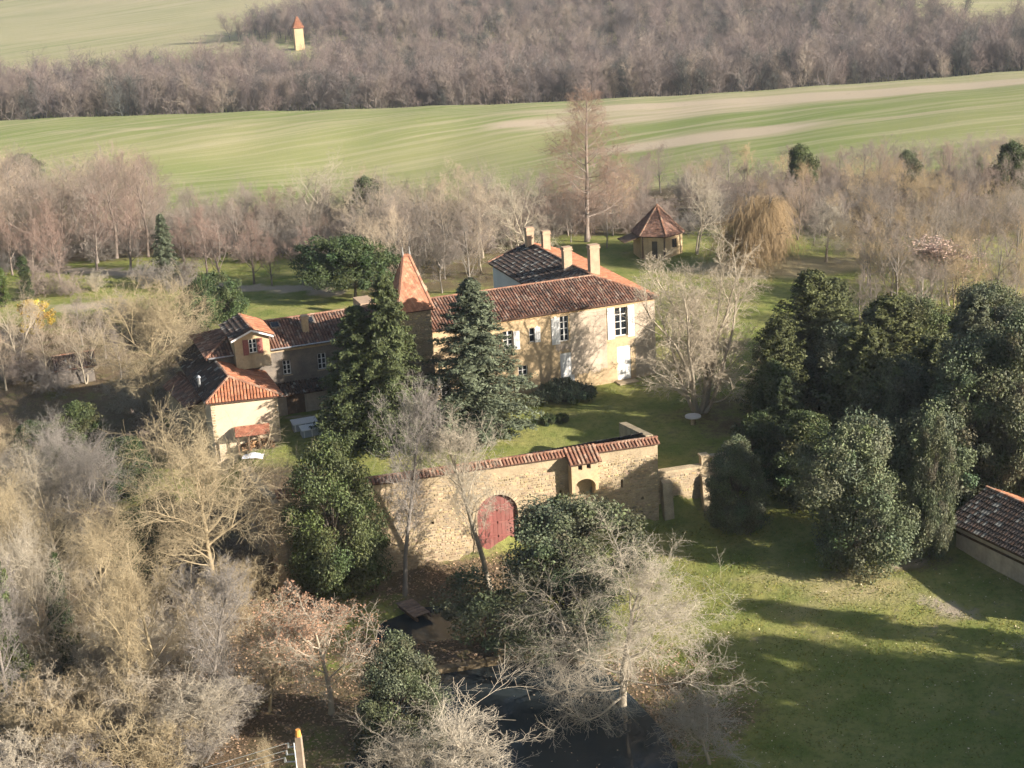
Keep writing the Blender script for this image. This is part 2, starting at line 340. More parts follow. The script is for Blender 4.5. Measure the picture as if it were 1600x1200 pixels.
def canal_tiles(mb, P, mix='mixed', pitch=.24, r=.095, tl=.42):
    p0, s, t, n = plane_axes(P)
    poly = [((Vector(p) - p0).dot(s), (Vector(p) - p0).dot(t)) for p in P]
    lo, hi = min(q[0] for q in poly), max(q[0] for q in poly)
    k = int((hi - lo) / pitch); cols = TILE_MIX[mix]
    for i in range(k):
        si = lo + (i + .5) * (hi - lo) / k; sp_ = span(poly, si)
        if not sp_ or sp_[1] - sp_[0] < .1: continue
        t0, t1 = sp_; tt = t0 - .06; wob = RNG.uniform(-.012, .012)
        while tt < t1:
            te = min(tt + tl, t1 + .03); c = RNG.choice(cols); g = RNG.uniform(.8, 1.2); c = tuple(v * g for v in c)
            ring = []
            for tq, rr, hh in ((tt, r * 1.08, .045), (te + .04, r * .92, .015)):
                for ss, h_ in ((-1, 0), (-.62, .8), (.62, .8), (1, 0)):
                    ring.append(p0 + s * (si + wob + ss * rr) + t * tq + n * (hh + h_ * rr))
            mb.add(ring, [(0, 1, 5, 4), (1, 2, 6, 5), (2, 3, 7, 6), (0, 3, 2, 1)], c)
            tt = te + RNG.uniform(-.01, .01)
def flat_tiles(mb, P, cols, w=.22, e=.16):
    p0, s, t, n = plane_axes(P)
    poly = [((Vector(p) - p0).dot(s), (Vector(p) - p0).dot(t)) for p in P]
    hi = max(q[1] for q in poly); tt = -.05; row = 0
    sw = [(b, a) for a, b in poly]
    while tt < hi:
        q = span(sw, max(tt, .001))
        if q:
            a = q[0] - .03 - (row % 2) * w / 2
            while a < q[1]:
                x0, x1 = max(a, q[0] - .03), min(a + w - .012, q[1] + .03)
                if x1 - x0 > .03:
                    c = RNG.choice(cols); g = RNG.uniform(.82, 1.15); c = tuple(v * g for v in c); l = RNG.uniform(.02, .05)
                    mb.add([p0 + s * x0 + t * tt + n * l, p0 + s * x1 + t * tt + n * l, p0 + s * x1 + t * (tt + e * 1.3) + n * .005, p0 + s * x0 + t * (tt + e * 1.3) + n * .005,
                            p0 + s * x0 + t * tt, p0 + s * x1 + t * tt], [(0, 1, 2, 3), (4, 5, 1, 0)], c)
                a += w
        tt += e; row += 1
def ridge_tiles(mb, p, q, mix='coping', r=.13):
    p, q = Vector(p), Vector(q); L_ = (q - p).length; n = max(1, int(L_ / .42)); d = (q - p) / n
    sd_ = d.cross(Vector((0, 0, 1))).normalized()
    for i in range(n):
        c = RNG.choice(TILE_MIX[mix]); a = p + d * i; b = p + d * (i + 1.08); pts = []
        for e, k in ((a, 1.06), (b, .94)):
            for ss, hh in ((-1, -.03), (-.6, .7), (.6, .7), (1, -.03)): pts.append(e + sd_ * ss * r * k + Vector((0, 0, hh * r * k + .03)))
        mb.add(pts, [(0, 1, 5, 4), (1, 2, 6, 5), (2, 3, 7, 6), (0, 3, 2, 1)], c)
def roof(parent, planes, ridges=(), thick=.14, kind='canal'):
    mb = MB(); tb = MB()
    for P, mix in planes:
        mb.slab(P, thick)
        if kind == 'canal': canal_tiles(tb, P, mix)
        else: flat_tiles(tb, P, mix)
    for a, b in ridges: ridge_tiles(tb, a, b)
    ro = mb.build('roof', M['underlay'], parent)
    tb.build('roof_tiles', M['tile'], ro, 'stuff')
    return ro
def wall_holes(mb, fr, a0, a1, b, z0, z1, holes, depth=.28, col=(1, 1, 1), axis_b=False, step=None, inside=None):
    """front wall in plane b (or plane a=b if axis_b), real openings with reveals"""
    W = (lambda a, bb, z: fr.w(bb, a, z)) if axis_b else (lambda a, bb, z: fr.w(a, bb, z))
    A = sorted({a0, a1} | {v for h in holes for v in h[:2]}); Zs = sorted({z0, z1} | {v for h in holes for v in h[2:4]})
    if step:
        A = sorted(set(A) | set(np.arange(step[0], step[1], step[4]))); Zs = sorted(set(Zs) | set(np.arange(step[2], step[3], step[4])))
    for i in range(len(A) - 1):
        for j in range(len(Zs) - 1):
            ac, zc = (A[i] + A[i + 1]) / 2, (Zs[j] + Zs[j + 1]) / 2
            if any(h[0] < ac < h[1] and h[2] < zc < h[3] for h in holes): continue
            if inside and inside(ac, zc): continue
            mb.quad(W(A[i], b, Zs[j]), W(A[i + 1], b, Zs[j]), W(A[i + 1], b, Zs[j + 1]), W(A[i], b, Zs[j + 1]), col)
    for (x0, x1, y0, y1) in holes:
        d = b + depth
        mb.quad(W(x0, b, y0), W(x0, d, y0), W(x0, d, y1), W(x0, b, y1), col); mb.quad(W(x1, b, y0), W(x1, b, y1), W(x1, d, y1), W(x1, d, y0), col)
        mb.quad(W(x0, b, y0), W(x1, b, y0), W(x1, d, y0), W(x0, d, y0), col); mb.quad(W(x0, b, y1), W(x0, d, y1), W(x1, d, y1), W(x1, b, y1), col)
def window(parent, fr, a0, a1, z0, z1, b, nx=2, nz=3, axis_b=False, sill=True):
    fm = MB(); t = .06; d0, d1 = b + .12, b + .18
    bx = (lambda m_, x0, x1, y0, y1, q0, q1: m_.box(fr, q0, q1, x0, x1, y0, y1)) if axis_b else (lambda m_, x0, x1, y0, y1, q0, q1: m_.box(fr, x0, x1, q0, q1, y0, y1))
    bx(fm, a0, a0 + t, z0, z1, d0, d1); bx(fm, a1 - t, a1, z0, z1, d0, d1)
    bx(fm, a0 + t, a1 - t, z0, z0 + t, d0, d1); bx(fm, a0 + t, a1 - t, z1 - t, z1, d0, d1)
    for i in range(1, nx):
        c = a0 + (a1 - a0) * i / nx; w_ = .05 if i * 2 == nx else .025
        bx(fm, c - w_, c + w_, z0 + t, z1 - t, d0 + .003, d1 - .003)
    for j in range(1, nz):
        c = z0 + (z1 - z0) * j / nz; bx(fm, a0 + t, a1 - t, c - .025, c + .025, d0 + .006, d1 - .006)
    w = fm.build('window', M['white_paint'], parent)
    gm = MB(); bx(gm, a0 + .02, a1 - .02, z0 + .02, z1 - .02, d1 - .02, d1 + .02); gm.build('pane', M['glass'], w)
    if sill:
        sm = MB(); bx(sm, a0 - .1, a1 + .1, z0 - .1, z0 - .003, b - .06, b + .12); sm.build('sill', M['stone'], w)
    return w
def shutter(parent, fr, a0, a1, z0, z1, b, mat, arch=False):
    mb = MB(); n = 3
    for i in range(n):
        x0 = a0 + (a1 - a0) * i / n; x1 = a0 + (a1 - a0) * (i + 1) / n - .012
        zz = z1 - (.09 if arch and i != 1 else 0)
        mb.box(fr, x0, x1, b - .06, b - .02, z0, zz, (RNG.uniform(.93, 1),) * 3)
    for zz in (z0 + .2, z1 - .3): mb.box(fr, a0 + .03, a1 - .03, b - .085, b - .0605, zz, zz + .09)
    return mb.build('shutter', mat, parent)
def chimney(parent, fr, a, b, z0, z1, wa=.85, wb=.6, mat=None, pots=0):
    mb = MB(); mb.box(fr, a - wa / 2, a + wa / 2, b - wb / 2, b + wb / 2, z0, z1)
    o = mb.build('chimney', mat or M['brick'], parent)
    c = MB(); c.box(fr, a - wa / 2 - .07, a + wa / 2 + .07, b - wb / 2 - .07, b + wb / 2 + .07, z1 - .22, z1 - .1)
    c.box(fr, a - wa / 2 - .03, a + wa / 2 + .03, b - wb / 2 - .03, b + wb / 2 + .03, z1 + .002, z1 + .08)
    c.build('chimney_cap', M['brick'], o)
    return o
def stone_face(fr, a0, a1, b, zlo, zhi, skip=None, axis_b=False, sgn=-1, hmin=.10, hmax=.22, dens=1.0, seed=1, tint=None):
    rr = random.Random(seed); mb = MB(); z = zlo
    W = (lambda a, bb, z_: fr.w(bb, a, z_)) if axis_b else (lambda a, bb, z_: fr.w(a, bb, z_))
    while z < zhi - .1:
        h = min(rr.uniform(hmin, hmax), zhi - z); a = a0
        while a < a1 - .08:
            w_ = min(rr.uniform(.15, .4), a1 - a)
            if (not skip or not skip(a, a + w_, z, z + h)) and rr.random() < dens:
                p = rr.uniform(.01, .05); j = lambda: rr.uniform(.0, .035)
                fc = [(a + .012 + j(), z + .012 + j()), (a + w_ - .012 - j(), z + .012 + j()), (a + w_ - .012 - j(), z + h - .012 - j()), (a + .012 + j(), z + h - .012 - j())]
                g = rr.uniform(.62, 1.25); k = rr.random()
                c = (g, g * rr.uniform(.9, 1.02), g * rr.uniform(.78, 1.05)) if k < .85 else (g * .75, g * .78, g * .85)
                if tint: c = tuple(x * y for x, y in zip(c, tint))
                bk = b - sgn * .02
                pts = [W(x, bk, y) for x, y in fc] + [W(x + (.02 if i in (0, 3) else -.02), b + sgn * p, y + (.02 if i < 2 else -.02)) for i, (x, y) in enumerate(fc)]
                mb.add(pts, [(4, 5, 6, 7), (0, 1, 5, 4), (1, 2, 6, 5), (2, 3, 7, 6), (3, 0, 4, 7)], c)
            a += w_
        z += h
    return mb

# ------------------------------------------------------------------ main house
w = HF.w
house = thing('manor_house', 'long ochre manor house with white shutters, red tiled roofs and four tall chimneys', 'house', w(3, 0, 0))
Z0, ZE, ZR = -1.5, 7.0, 8.4
fw_holes = [(1.78, 2.62, 4.3, 5.85), (4.05, 4.55, 4.6, 5.8), (6.75, 7.5, 4.25, 6.4), (11.65, 12.75, 3.95, 6.4), (2.95, 3.75, 1.1, 2.75), (6.65, 7.9, .25, 3.25), (11.76, 13.0, .15, 3.05), (-3.7, -2.9, 1.0, 2.6)]
mb = MB(); wall_holes(mb, HF, -9, 15.3, 0, Z0, ZE, fw_holes)
mb.box(HF, -9, 15.3, .30, .55, Z0, ZE - .01); mb.quad(w(-9, 0, Z0), w(-9, 7.4, Z0), w(-9, 7.4, ZE), w(-9, 0, ZE)); mb.quad(w(-9, 7.4, Z0), w(7.6, 7.4, Z0), w(7.6, 7.4, ZE), w(-9, 7.4, ZE))
mb.poly([w(-9, 0, ZE), w(-9, 7.4, ZE), w(-9, 3.7, ZR)])
mb.build('wall', M['ochre'], house)
mb = MB(); mb.box(HF, 15.05, 15.3, .02, 18.3, Z0, ZE - .005)
mb.build('wall', M['cream'], house)
mb = MB(); lw = [(11.3, 12.1, 4.6, 6.1)]
wall_holes(mb, HF, 7.4, 18.3, 7.6, Z0, ZE, lw, axis_b=True); mb.quad(w(7.6, 18.3, Z0), w(15.3, 18.3, Z0), w(15.3, 18.3, ZE), w(7.6, 18.3, ZE)); mb.poly([w(7.6, 18.3, ZE), w(15.3, 18.3, ZE), w(11.4, 18.3, ZR)])
mb.build('wall', M['white_render'], house)
window(house, HF, 11.3, 12.1, 4.6, 6.1, 7.6, axis_b=True)
# render patches of another colour, a little proud of the ochre wall
mb = MB()
def patch(mb, a0, a1, z0, z1, b, seed, holes=()):
    rr = random.Random(seed); top = []; bot = []
    n = 16
    for i in range(n + 1):
        a = a0 + (a1 - a0) * i / n; top.append((a, z1 - rr.uniform(0, .12))); bot.append((a, z0 + rr.uniform(0, .35)))
    for i in range(n): mb.quad(w(bot[i][0], b, bot[i][1]), w(bot[i + 1][0], b, bot[i + 1][1]), w(top[i + 1][0], b, top[i + 1][1]), w(top[i][0], b, top[i][1]))
patch(mb, 7.62, 10.85, 1.1, 6.75, -.012, 3); patch(mb, 13.45, 15.28, .1, 6.8, -.012, 4); patch(mb, 6.3, 7.62, 3.35, 4.2, -.012, 9)
mb.build('plaster_patch', M['pink'], house)
mb = MB(); mb.box(HF, -9, 15.32, -.05, -.002, ZE - .42, ZE - .2, (1.1, 1, .9)); mb.box(HF, -9, 15.36, -.12, -.0025, ZE - .195, ZE - .01, (1.15, 1.05, .95)); mb.build('cornice', M['ochre'], house)
eo = .35
roof(house, [([w(-9.2, -eo, ZE - .05), w(15.1 + eo, -eo, ZE - .05), w(11.35, 3.7, ZR), w(-9.2, 3.7, ZR)], 'mixed'),
             ([w(15.1 + eo, -eo, ZE - .05), w(15.1 + eo, 18.5, ZE - .05), w(11.35, 18.5, ZR), w(11.35, 3.7, ZR)], 'orange'),
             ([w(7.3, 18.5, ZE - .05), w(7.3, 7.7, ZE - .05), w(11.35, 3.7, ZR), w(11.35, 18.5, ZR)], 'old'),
             ([w(7.3, 7.7, ZE - .05), w(-9.2, 7.7, ZE - .05), w(-9.2, 3.7, ZR), w(11.35, 3.7, ZR)], 'mixed')],
     [(w(-9.2, 3.7, ZR), w(11.35, 3.7, ZR)), (w(11.35, 3.7, ZR), w(11.35, 18.5, ZR)), (w(15.3, -.2, ZE), w(11.35, 3.7, ZR)), (w(7.2, 18.5, ZE), w(11.35, 18.5, ZR))])
for (a, b, zb, zt, wa_, wb2) in [(11.0, 17.4, 7.9, 10.0, .7, .55), (11.9, 15.6, 7.9, 9.9, .7, .55), (10.9, 8.2, 7.8, 10.0, .75, .6), (12.0, 4.9, 7.8, 10.7, .85, .65), (-3.5, 4.2, 7.8, 9.4, .6, .6)]: chimney(house, HF, a, b, zb, zt, wa_, wb2)
window(house, HF, 1.78, 2.62, 4.3, 5.85, 0, 2, 4); window(house, HF, 2.95, 3.75, 1.1, 2.75, 0, 2, 4); window(house, HF, 6.75, 7.5, 4.25, 6.4, 0, 2, 4)
window(house, HF, 11.65, 12.75, 3.95, 6.4, 0, 2, 4); window(house, HF, -3.7, -2.9, 1.0, 2.6, 0, 2, 3); window(house, HF, 4.05, 4.55, 4.6, 5.8, 0, 1, 2)
shutter(house, HF, 2.66, 3.2, 4.2, 5.75, 0, M['white_paint']); shutter(house, HF, 1.15, 1.72, 4.15, 5.75, 0, M['wood']); shutter(house, HF, 4.5, 5.0, 4.55, 5.9, 0, M['white_paint'], True)
shutter(house, HF, 5.98, 6.73, 4.1, 6.45, 0, M['white_paint'], True); shutter(house, HF, 10.95, 11.6, 3.8, 6.5, 0, M['white_paint']); shutter(house, HF, 12.8, 13.4, 3.8, 6.5, 0, M['white_paint'])
for a0, a1, z0, z1 in ((6.65, 7.9, .25, 3.25), (11.76, 13.0, .15, 3.05)):
    for k in (0, 1):
        mb = MB(); c0 = a0 + (a1 - a0) * k / 2 + .01; c1 = a0 + (a1 - a0) * (k + 1) / 2 - .01
        mb.box(HF, c0, c1, .05, .11, z0, z1); mb.box(HF, c0 + .1, c1 - .1, .02, .0495, z0 + .15, z0 + 1.2, (.94, .94, .94)); mb.box(HF, c0 + .1, c1 - .1, .02, .0495, z0 + 1.35, z1 - .15, (.94, .94, .94))
        mb.build('door', M['white_paint'], house)
mb = MB(); mb.box(HF, 11.5, 13.3, -1.0, -.02, -.6, .1); mb.box(HF, 11.3, 13.5, -1.6, -1.01, -.6, -.06); mb.build('doorstep', M['stone'], house)

# stair tower with steep plain tile roof
tower = thing('stair_tower', 'stone stair tower with steep orange pyramid roof beside the conifers', 'tower', w(-6, 0, 0))
ta0, ta1, tb0, tb1, tz = -7.1, -4.55, -1.45, 1.25, 9.2
mb = MB(); mb.box(HF, ta0, ta1, tb0, tb1, Z0, tz); mb.build('wall', M['mortar'], tower)
sf = stone_face(HF, ta0, ta1, tb0, 0, tz, seed=3); sf.build('stone_facing', M['stone'], tower, 'stuff')
e = .2; ap0, ap1 = w(-6.1, -.1, 13.1), w(-5.55, -.1, 13.1)
c0, c1, c2, c3 = w(ta0 - e, tb0 - e, tz - .1), w(ta1 + e, tb0 - e, tz - .1), w(ta1 + e, tb1 + e, tz - .1), w(ta0 - e, tb1 + e, tz - .1)
FT = [(.52, .24, .14), (.48, .215, .125), (.56, .28, .17), (.45, .21, .13)]
roof(tower, [([c0, c1, ap1, ap0], FT), ([c1, c2, ap1], FT), ([c2, c3, ap0, ap1], FT), ([c3, c0, ap0], FT)], [(ap0, ap1), (c0, ap0), (c1, ap1)], kind='flat')
for p in (ap0, ap1):
    mb = MB(); mb.tube(p, (p[0], p[1], p[2] + .35), .09, .06); mb.tube((p[0], p[1], p[2] + .35), (p[0], p[1], p[2] + .75), .05, .015); mb.build('finial', M['metal'], tower)

# ------------------------------------------------------------------ left wing with red-shuttered dormer tower
wing = thing('service_wing', 'low service wing with brown tile roof, two skylights and a red-shuttered raised dormer', 'house', w(-13, 6, 0))
mb = MB(); wh = [(-14.95, -14.3, 3.0, 4.2), (-12.05, -11.35, 3.0, 4.35)]
wall_holes(mb, HF, -20.8, -7.0, 6.6, Z0, 5.45, wh); mb.box(HF, -20.8, -7.0, 6.9, 7.1, Z0, 5.44); mb.quad(w(-20.8, 6.6, Z0), w(-20.8, 13.2, Z0), w(-20.8, 13.2, 5.45), w(-20.8, 6.6, 5.45)); mb.quad(w(-20.8, 13.2, Z0), w(-7, 13.2, Z0), w(-7, 13.2, 5.45), w(-20.8, 13.2, 5.45))
mb.build('wall', M['grey_render'], wing)
mb = MB(); mb.box(HF, -15.99, -7, 6.55, 6.598, 5.0, 5.4); mb.build('wall_band', M['ochre'], wing)
roof(wing, [([w(-21.1, 6.2, 5.42), w(-6.5, 6.2, 5.42), w(-6.5, 9.9, 6.8), w(-17.6, 9.9, 6.8)], 'mixed'),
            ([w(-21.1, 13.6, 5.42), w(-21.1, 6.2, 5.42), w(-17.6, 9.9, 6.8)], 'mixed'),
            ([w(-6.5, 13.6, 5.42), w(-21.1, 13.6, 5.42), w(-17.6, 9.9, 6.8), w(-6.5, 9.9, 6.8)], 'mixed')],
     [(w(-17.6, 9.9, 6.8), w(-6.5, 9.9, 6.8)), (w(-21.1, 6.2, 5.42), w(-17.6, 9.9, 6.8))])
mb = MB(); mb.tube(w(-15.9, 6.12, 5.4), w(-6.5, 6.12, 5.4), .07); mb.tube(w(-20.9, 6.12, 5.4), w(-18.9, 6.12, 5.4), .07); mb.build('gutter', M['metal'], wing)
for a0 in (-15.2, -12.3):
    sl_ = (6.8 - 5.42) / 3.7
    def on(a, b, d): return w(a, b, 5.42 + (b - 6.2) * sl_ + d)
    mb = MB(); mb.hexa([on(a0, 8.6, .0), on(a0 + .75, 8.6, .0), on(a0 + .75, 9.4, .0), on(a0, 9.4, .0), on(a0, 8.6, .2), on(a0 + .75, 8.6, .2), on(a0 + .75, 9.4, .2), on(a0, 9.4, .2)]); s_ = mb.build('skylight', M['grey_render'], wing)
    mb = MB(); mb.quad(on(a0 + .08, 8.68, .21), on(a0 + .67, 8.68, .21), on(a0 + .67, 9.32, .21), on(a0 + .08, 9.32, .21)); mb.build('pane', M['glass'], s_)
chimney(wing, HF, -12.55, 7.9, 5.6, 7.3, .5, .5, M['ochre'])
mb = MB(); mb.box(HF, -7.6, -6.3, 8.5, 11, 5.5, 7.5); mb.build('party_wall', M['brick'], wing)
for h in wh: window(wing, HF, *h, 6.6, 2, 3)
# lean-to along the foot of the wing
mb = MB(); wall_holes(mb, HF, -16.2, -8.0, 5.2, -1, 1.75, [(-15.2, -13.7, -.6, 1.62)]); mb.box(HF, -16.2, -8.0, 5.5, 5.7, -1, 1.74); mb.build('lean_to_wall', M['pink'], wing)
mb = MB(); mb.box(HF, -15.2, -14.46, 5.28, 5.34, -.6, 1.6); mb.box(HF, -14.44, -13.7, 5.28, 5.34, -.6, 1.6); mb.build('door', M['wood'], wing)
mb = MB(); P = [w(-16.3, 4.9, 1.78), w(-8, 4.9, 1.78), w(-8, 6.58, 2.3), w(-16.3, 6.58, 2.3)]; mb.slab(P, .1); ro = mb.build('lean_to_roof', M['underlay'], wing)
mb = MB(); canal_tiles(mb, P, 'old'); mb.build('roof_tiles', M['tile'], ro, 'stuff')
# dormer tower
dh = [(-17.72, -17.08, 5.55, 6.7)]
mb = MB(); wall_holes(mb, HF, -18.85, -16.05, 5.5, 4.3, 6.95, dh); mb.box(HF, -18.85, -16.05, 5.75, 5.9, 4.32, 6.94); mb.quad(w(-18.85, 5.5, 4.3), w(-18.85, 10, 4.3), w(-18.85, 10, 6.95), w(-18.85, 5.5, 6.95)); mb.quad(w(-16.05, 5.5, 4.3), w(-16.05, 10, 4.3), w(-16.05, 10, 6.95), w(-16.05, 5.5, 6.95))
mb.poly([w(-18.85, 5.5, 6.95), w(-16.05, 5.5, 6.95), w(-17.45, 5.5, 7.5)]); mb.poly([w(-18.85, 5.5, 4.3), w(-16.05, 5.5, 4.3), w(-16.05, 10, 4.3), w(-18.85, 10, 4.3)])
mb.build('dormer_wall', M['ochre'], wing)
window(wing, HF, *dh[0], 5.5, 2, 3); shutter(wing, HF, -18.2, -17.74, 5.45, 6.72, 5.5, M['red_paint']); shutter(wing, HF, -17.06, -16.6, 5.45, 6.72, 5.5, M['red_paint'])
P1 = [w(-15.75, 5.2, 6.92), w(-15.75, 10.2, 6.92), w(-17.45, 10.2, 7.62), w(-17.45, 5.2, 7.62)]; P2 = [w(-19.15, 10.2, 6.92), w(-19.15, 5.2, 6.92), w(-17.45, 5.2, 7.62), w(-17.45, 10.2, 7.62)]
mb = MB(); mb.slab(P1, .1); mb.slab(P2, .1); ro = mb.build('dormer_roof', M['underlay'], wing)
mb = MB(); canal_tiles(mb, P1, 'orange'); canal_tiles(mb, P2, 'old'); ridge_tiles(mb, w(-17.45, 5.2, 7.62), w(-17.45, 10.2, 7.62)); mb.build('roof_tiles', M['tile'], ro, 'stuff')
mb = MB()
for q0, q1 in ((-19.15, -17.45), (-15.75, -17.45)): mb.hexa([w(q0, 5.12, 6.72), w(q1, 5.12, 7.42), w(q1, 5.17, 7.42), w(q0, 5.17, 6.72), w(q0, 5.12, 6.86), w(q1, 5.12, 7.56), w(q1, 5.17, 7.56), w(q0, 5.17, 6.86)])
mb.build('barge_board', M['white_paint'], wing)

# side house with the bright hipped roof
side = thing('side_house', 'cream end house with bright orange hipped roof above the woodshed', 'house', w(-19, 2, 0))
S = Frame(w(-16.85, .3, 0)[:2], R(19.7 - 9.0))
s = S.w
mb = MB(); mb.quad(s(-5.1, 0, -2.5), s(0, 0, -2.5), s(0, 0, 3.55), s(-5.1, 0, 3.55)); mb.quad(s(0, 0, -2.5), w(-16.9, 8, -2.5), w(-16.9, 8, 3.55), s(0, 0, 3.55)); mb.quad(s(-5.1, 0, -2.5), s(-5.1, 0, 3.55), w(-22.4, 11, 3.55), w(-22.4, 11, -2.5))
mb.build('wall', M['cream'], side)
mb = stone_face(S, -5.1, -4.75, 0, -1.5, 3.5, seed=12, hmax=.3); mb2 = stone_face(S, -.3, 0, 0, -1.5, 3.5, seed=13); 
mb.v, n0 = mb.v + mb2.v, len(mb.v); mb.f += [tuple(i + n0 for i in f) for f in mb2.f]; mb.c += mb2.c; mb.build('quoins', M['stone'], side, 'stuff')
rf, rb = w(-20.15, 1.9, 5.0), w(-20.4, 12.6, 5.05)
fl, fr_ = s(-5.45, -.35, 3.5), s(.4, -.35, 3.5); bR, bL = w(-16.5, 6.55, 3.5), w(-22.6, 12.6, 3.9)
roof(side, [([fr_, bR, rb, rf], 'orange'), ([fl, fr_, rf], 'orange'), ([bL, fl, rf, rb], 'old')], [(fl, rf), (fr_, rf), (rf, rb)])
mb = MB(); mb.tube((fr_[0], fr_[1], 3.42), (bR[0], bR[1], 3.42), .07); mb.build('gutter', M['metal'], side)
lean = thing('lean_to_shed', 'shaded brown-tiled lean-to on the left of the orange-roofed end house', 'shed', w(-24, 5, -1))
q0, q1, q2, q3 = s(-6.9, 2.2, 2.4), s(-5.35, 2.0, 3.3), w(-22.7, 10.5, 3.5), w(-24.2, 10.5, 2.4)
roof(lean, [([q3, q0, q1, q2], 'mixed')]); mb = MB(); mb.quad(s(-6.7, 2.4, -5), s(-5.2, 2.2, -5), s(-5.2, 2.2, 3.2), s(-6.7, 2.4, 2.4)); mb.quad(s(-6.7, 2.4, -5), s(-6.7, 2.4, 2.4), w(-24, 10.3, 2.4), w(-24, 10.3, -5)); mb.build('wall', M['mortar'], lean)
fp = s(-5.8, 3.0, 2.6); mb = MB(); mb.tube(fp, (fp[0], fp[1], 4.6), .12); mb.tube((fp[0], fp[1], 4.62), (fp[0], fp[1], 4.8), .2, .05); mb.build('flue_pipe', M['metal'], lean)

# ------------------------------------------------------------------ gate wall
gw = thing('gate_wall', 'tall rubble stone curtain wall with tile coping and box turret around the red gate', 'wall', WF.w(-12, 0, -5))
g = WF.w
GA, GW, GSPR, GBOT = -11.6, 1.46, -.56, -2.85      # gate centre, half width, spring, sill
def in_arch(a, z, m=0.0): return abs(a - GA) < GW + m and (z < GSPR or math.hypot(a - GA, (z - GSPR) * 1.0) < GW + m)
mb = MB(); WT = 3.0
slits = [(-7.18, -7.02, -.15, .5), (-2.73, -2.58, 0, .62), (-1.3, -1.1, -1.1, -.9), (-4.95, -4.82, -.15, .4), (-16.2, -16.0, -.6, -.4), (-17.4, -17.2, .2, .4)]
wall_holes(mb, WF, -26.2, 0, 0, -9, WT, slits, .35, step=(GA - GW - .2, GA + GW + .2, GBOT - 3, GSPR + GW + .2, .1), inside=lambda a, z: in_arch(a, z))
mb.box(WF, -26.2, GA - GW - .3, .36, .8, -9, WT - .01); mb.box(WF, GA + GW + .3, 0, .36, .8, -9, WT - .01); mb.box(WF, GA - GW - .3, GA + GW + .3, .36, .8, GSPR + GW + .1, WT - .01)
mb.quad(g(0, 0, -9), g(0, .8, -9), g(0, .8, WT), g(0, 0, WT)); mb.build('wall_core', M['mortar'], gw)
skip = lambda a0, a1, z0, z1: any(in_arch(x, y, .32) for x in (a0, a1, (a0 + a1) / 2) for y in (z0, z1)) or any(a0 < h[1] and a1 > h[0] and z0 < h[3] and z1 > h[2] for h in slits) or (-6.6 < a1 and a0 < -4.5 and z1 > .2) or z1 > WT - .65 + .18 * math.sin(a0 * 1.9)
stone_face(WF, -26.2, 0, 0, -6.5, WT - .1, skip, dens=.93, seed=21).build('stone_facing', M['stone'], gw, 'stuff')
mb = MB()
for i in range(-2, 24):                               # arch stones and jambs
    if 0 <= i <= 21:
        t0, t1 = math.pi * i / 22 + .01, math.pi * (i + 1) / 22 - .01
        P = [(GA + math.cos(t) * r_, GSPR + math.sin(t) * r_) for t, r_ in ((t0, GW - .02), (t1, GW - .02), (t1, GW + .3), (t0, GW + .3))]
        c = (RNG.uniform(.85, 1.25),) * 3; mb.hexa([g(x, -.07, z) for x, z in P] + [g(x, .3, z) for x, z in P], c)
for sx in (-1, 1):
    z = GBOT - .5
    while z < GSPR - .05:
        z1 = min(z + RNG.uniform(.3, .5), GSPR); a_ = sorted((GA + sx * (GW - .02), GA + sx * (GW + RNG.uniform(.22, .4)))); mb.box(WF, a_[0], a_[1], -.07, .3, z + .01, z1 - .01, (RNG.uniform(.85, 1.25),) * 3); z = z1
mb.build('gate_arch', M['stone'], gw, 'stuff')
gate = thing('carriage_gate', 'round-arched red wooden carriage gate in the stone wall', 'gate', g(GA, .3, GBOT))
for k in range(10):
    a0, a1 = GA - GW + 2 * GW * k / 10, GA - GW + 2 * GW * (k + 1) / 10; ac = (a0 + a1) / 2
    zt = lambda a: GSPR + math.sqrt(max(GW * GW - (a - GA) ** 2, 0)); d = .2 + RNG.uniform(-.008, .008)
    mb = MB(); P = [(a0 + .008, GBOT - .3), (a1 - .008, GBOT - .3), (a1 - .008, zt(a1 - .008)), (a0 + .008, zt(a0 + .008))]
    mb.hexa([g(x, d, z) for x, z in P] + [g(x, d + .06, z) for x, z in P], (RNG.uniform(.85, 1.1),) * 3); mb.build('plank', M['red_paint'], gate)
for z in (-2.3, -1.3, -.4):
    for sx in (-1, 1):
        mb = MB(); mb.box(WF, *sorted((GA + sx * .06, GA + sx * (GW - .06))), .13, .185, z, z + .14); mb.build('ledge', M['red_paint'], gate)
# coping of the wall: short tiles laid across
mb = MB(); P = [g(-26.3, -.28, WT - .02), g(-6.72, -.28, WT - .02), g(-6.72, .32, WT + .22), g(-26.3, .32, WT + .22)]; mb.slab(P, .08)
P2 = [g(-4.38, -.28, WT - .02), g(.1, -.28, WT - .02), g(.1, .32, WT + .22), g(-4.38, .32, WT + .22)]; mb.slab(P2, .08)
cop = mb.build('coping', M['underlay'], gw); mb = MB(); canal_tiles(mb, P, 'coping', tl=.6); canal_tiles(mb, P2, 'coping', tl=.6); ridge_tiles(mb, g(-26.3, .34, WT + .2), g(.1, .34, WT + .2)); mb.build('coping_tiles', M['tile'], cop, 'stuff')
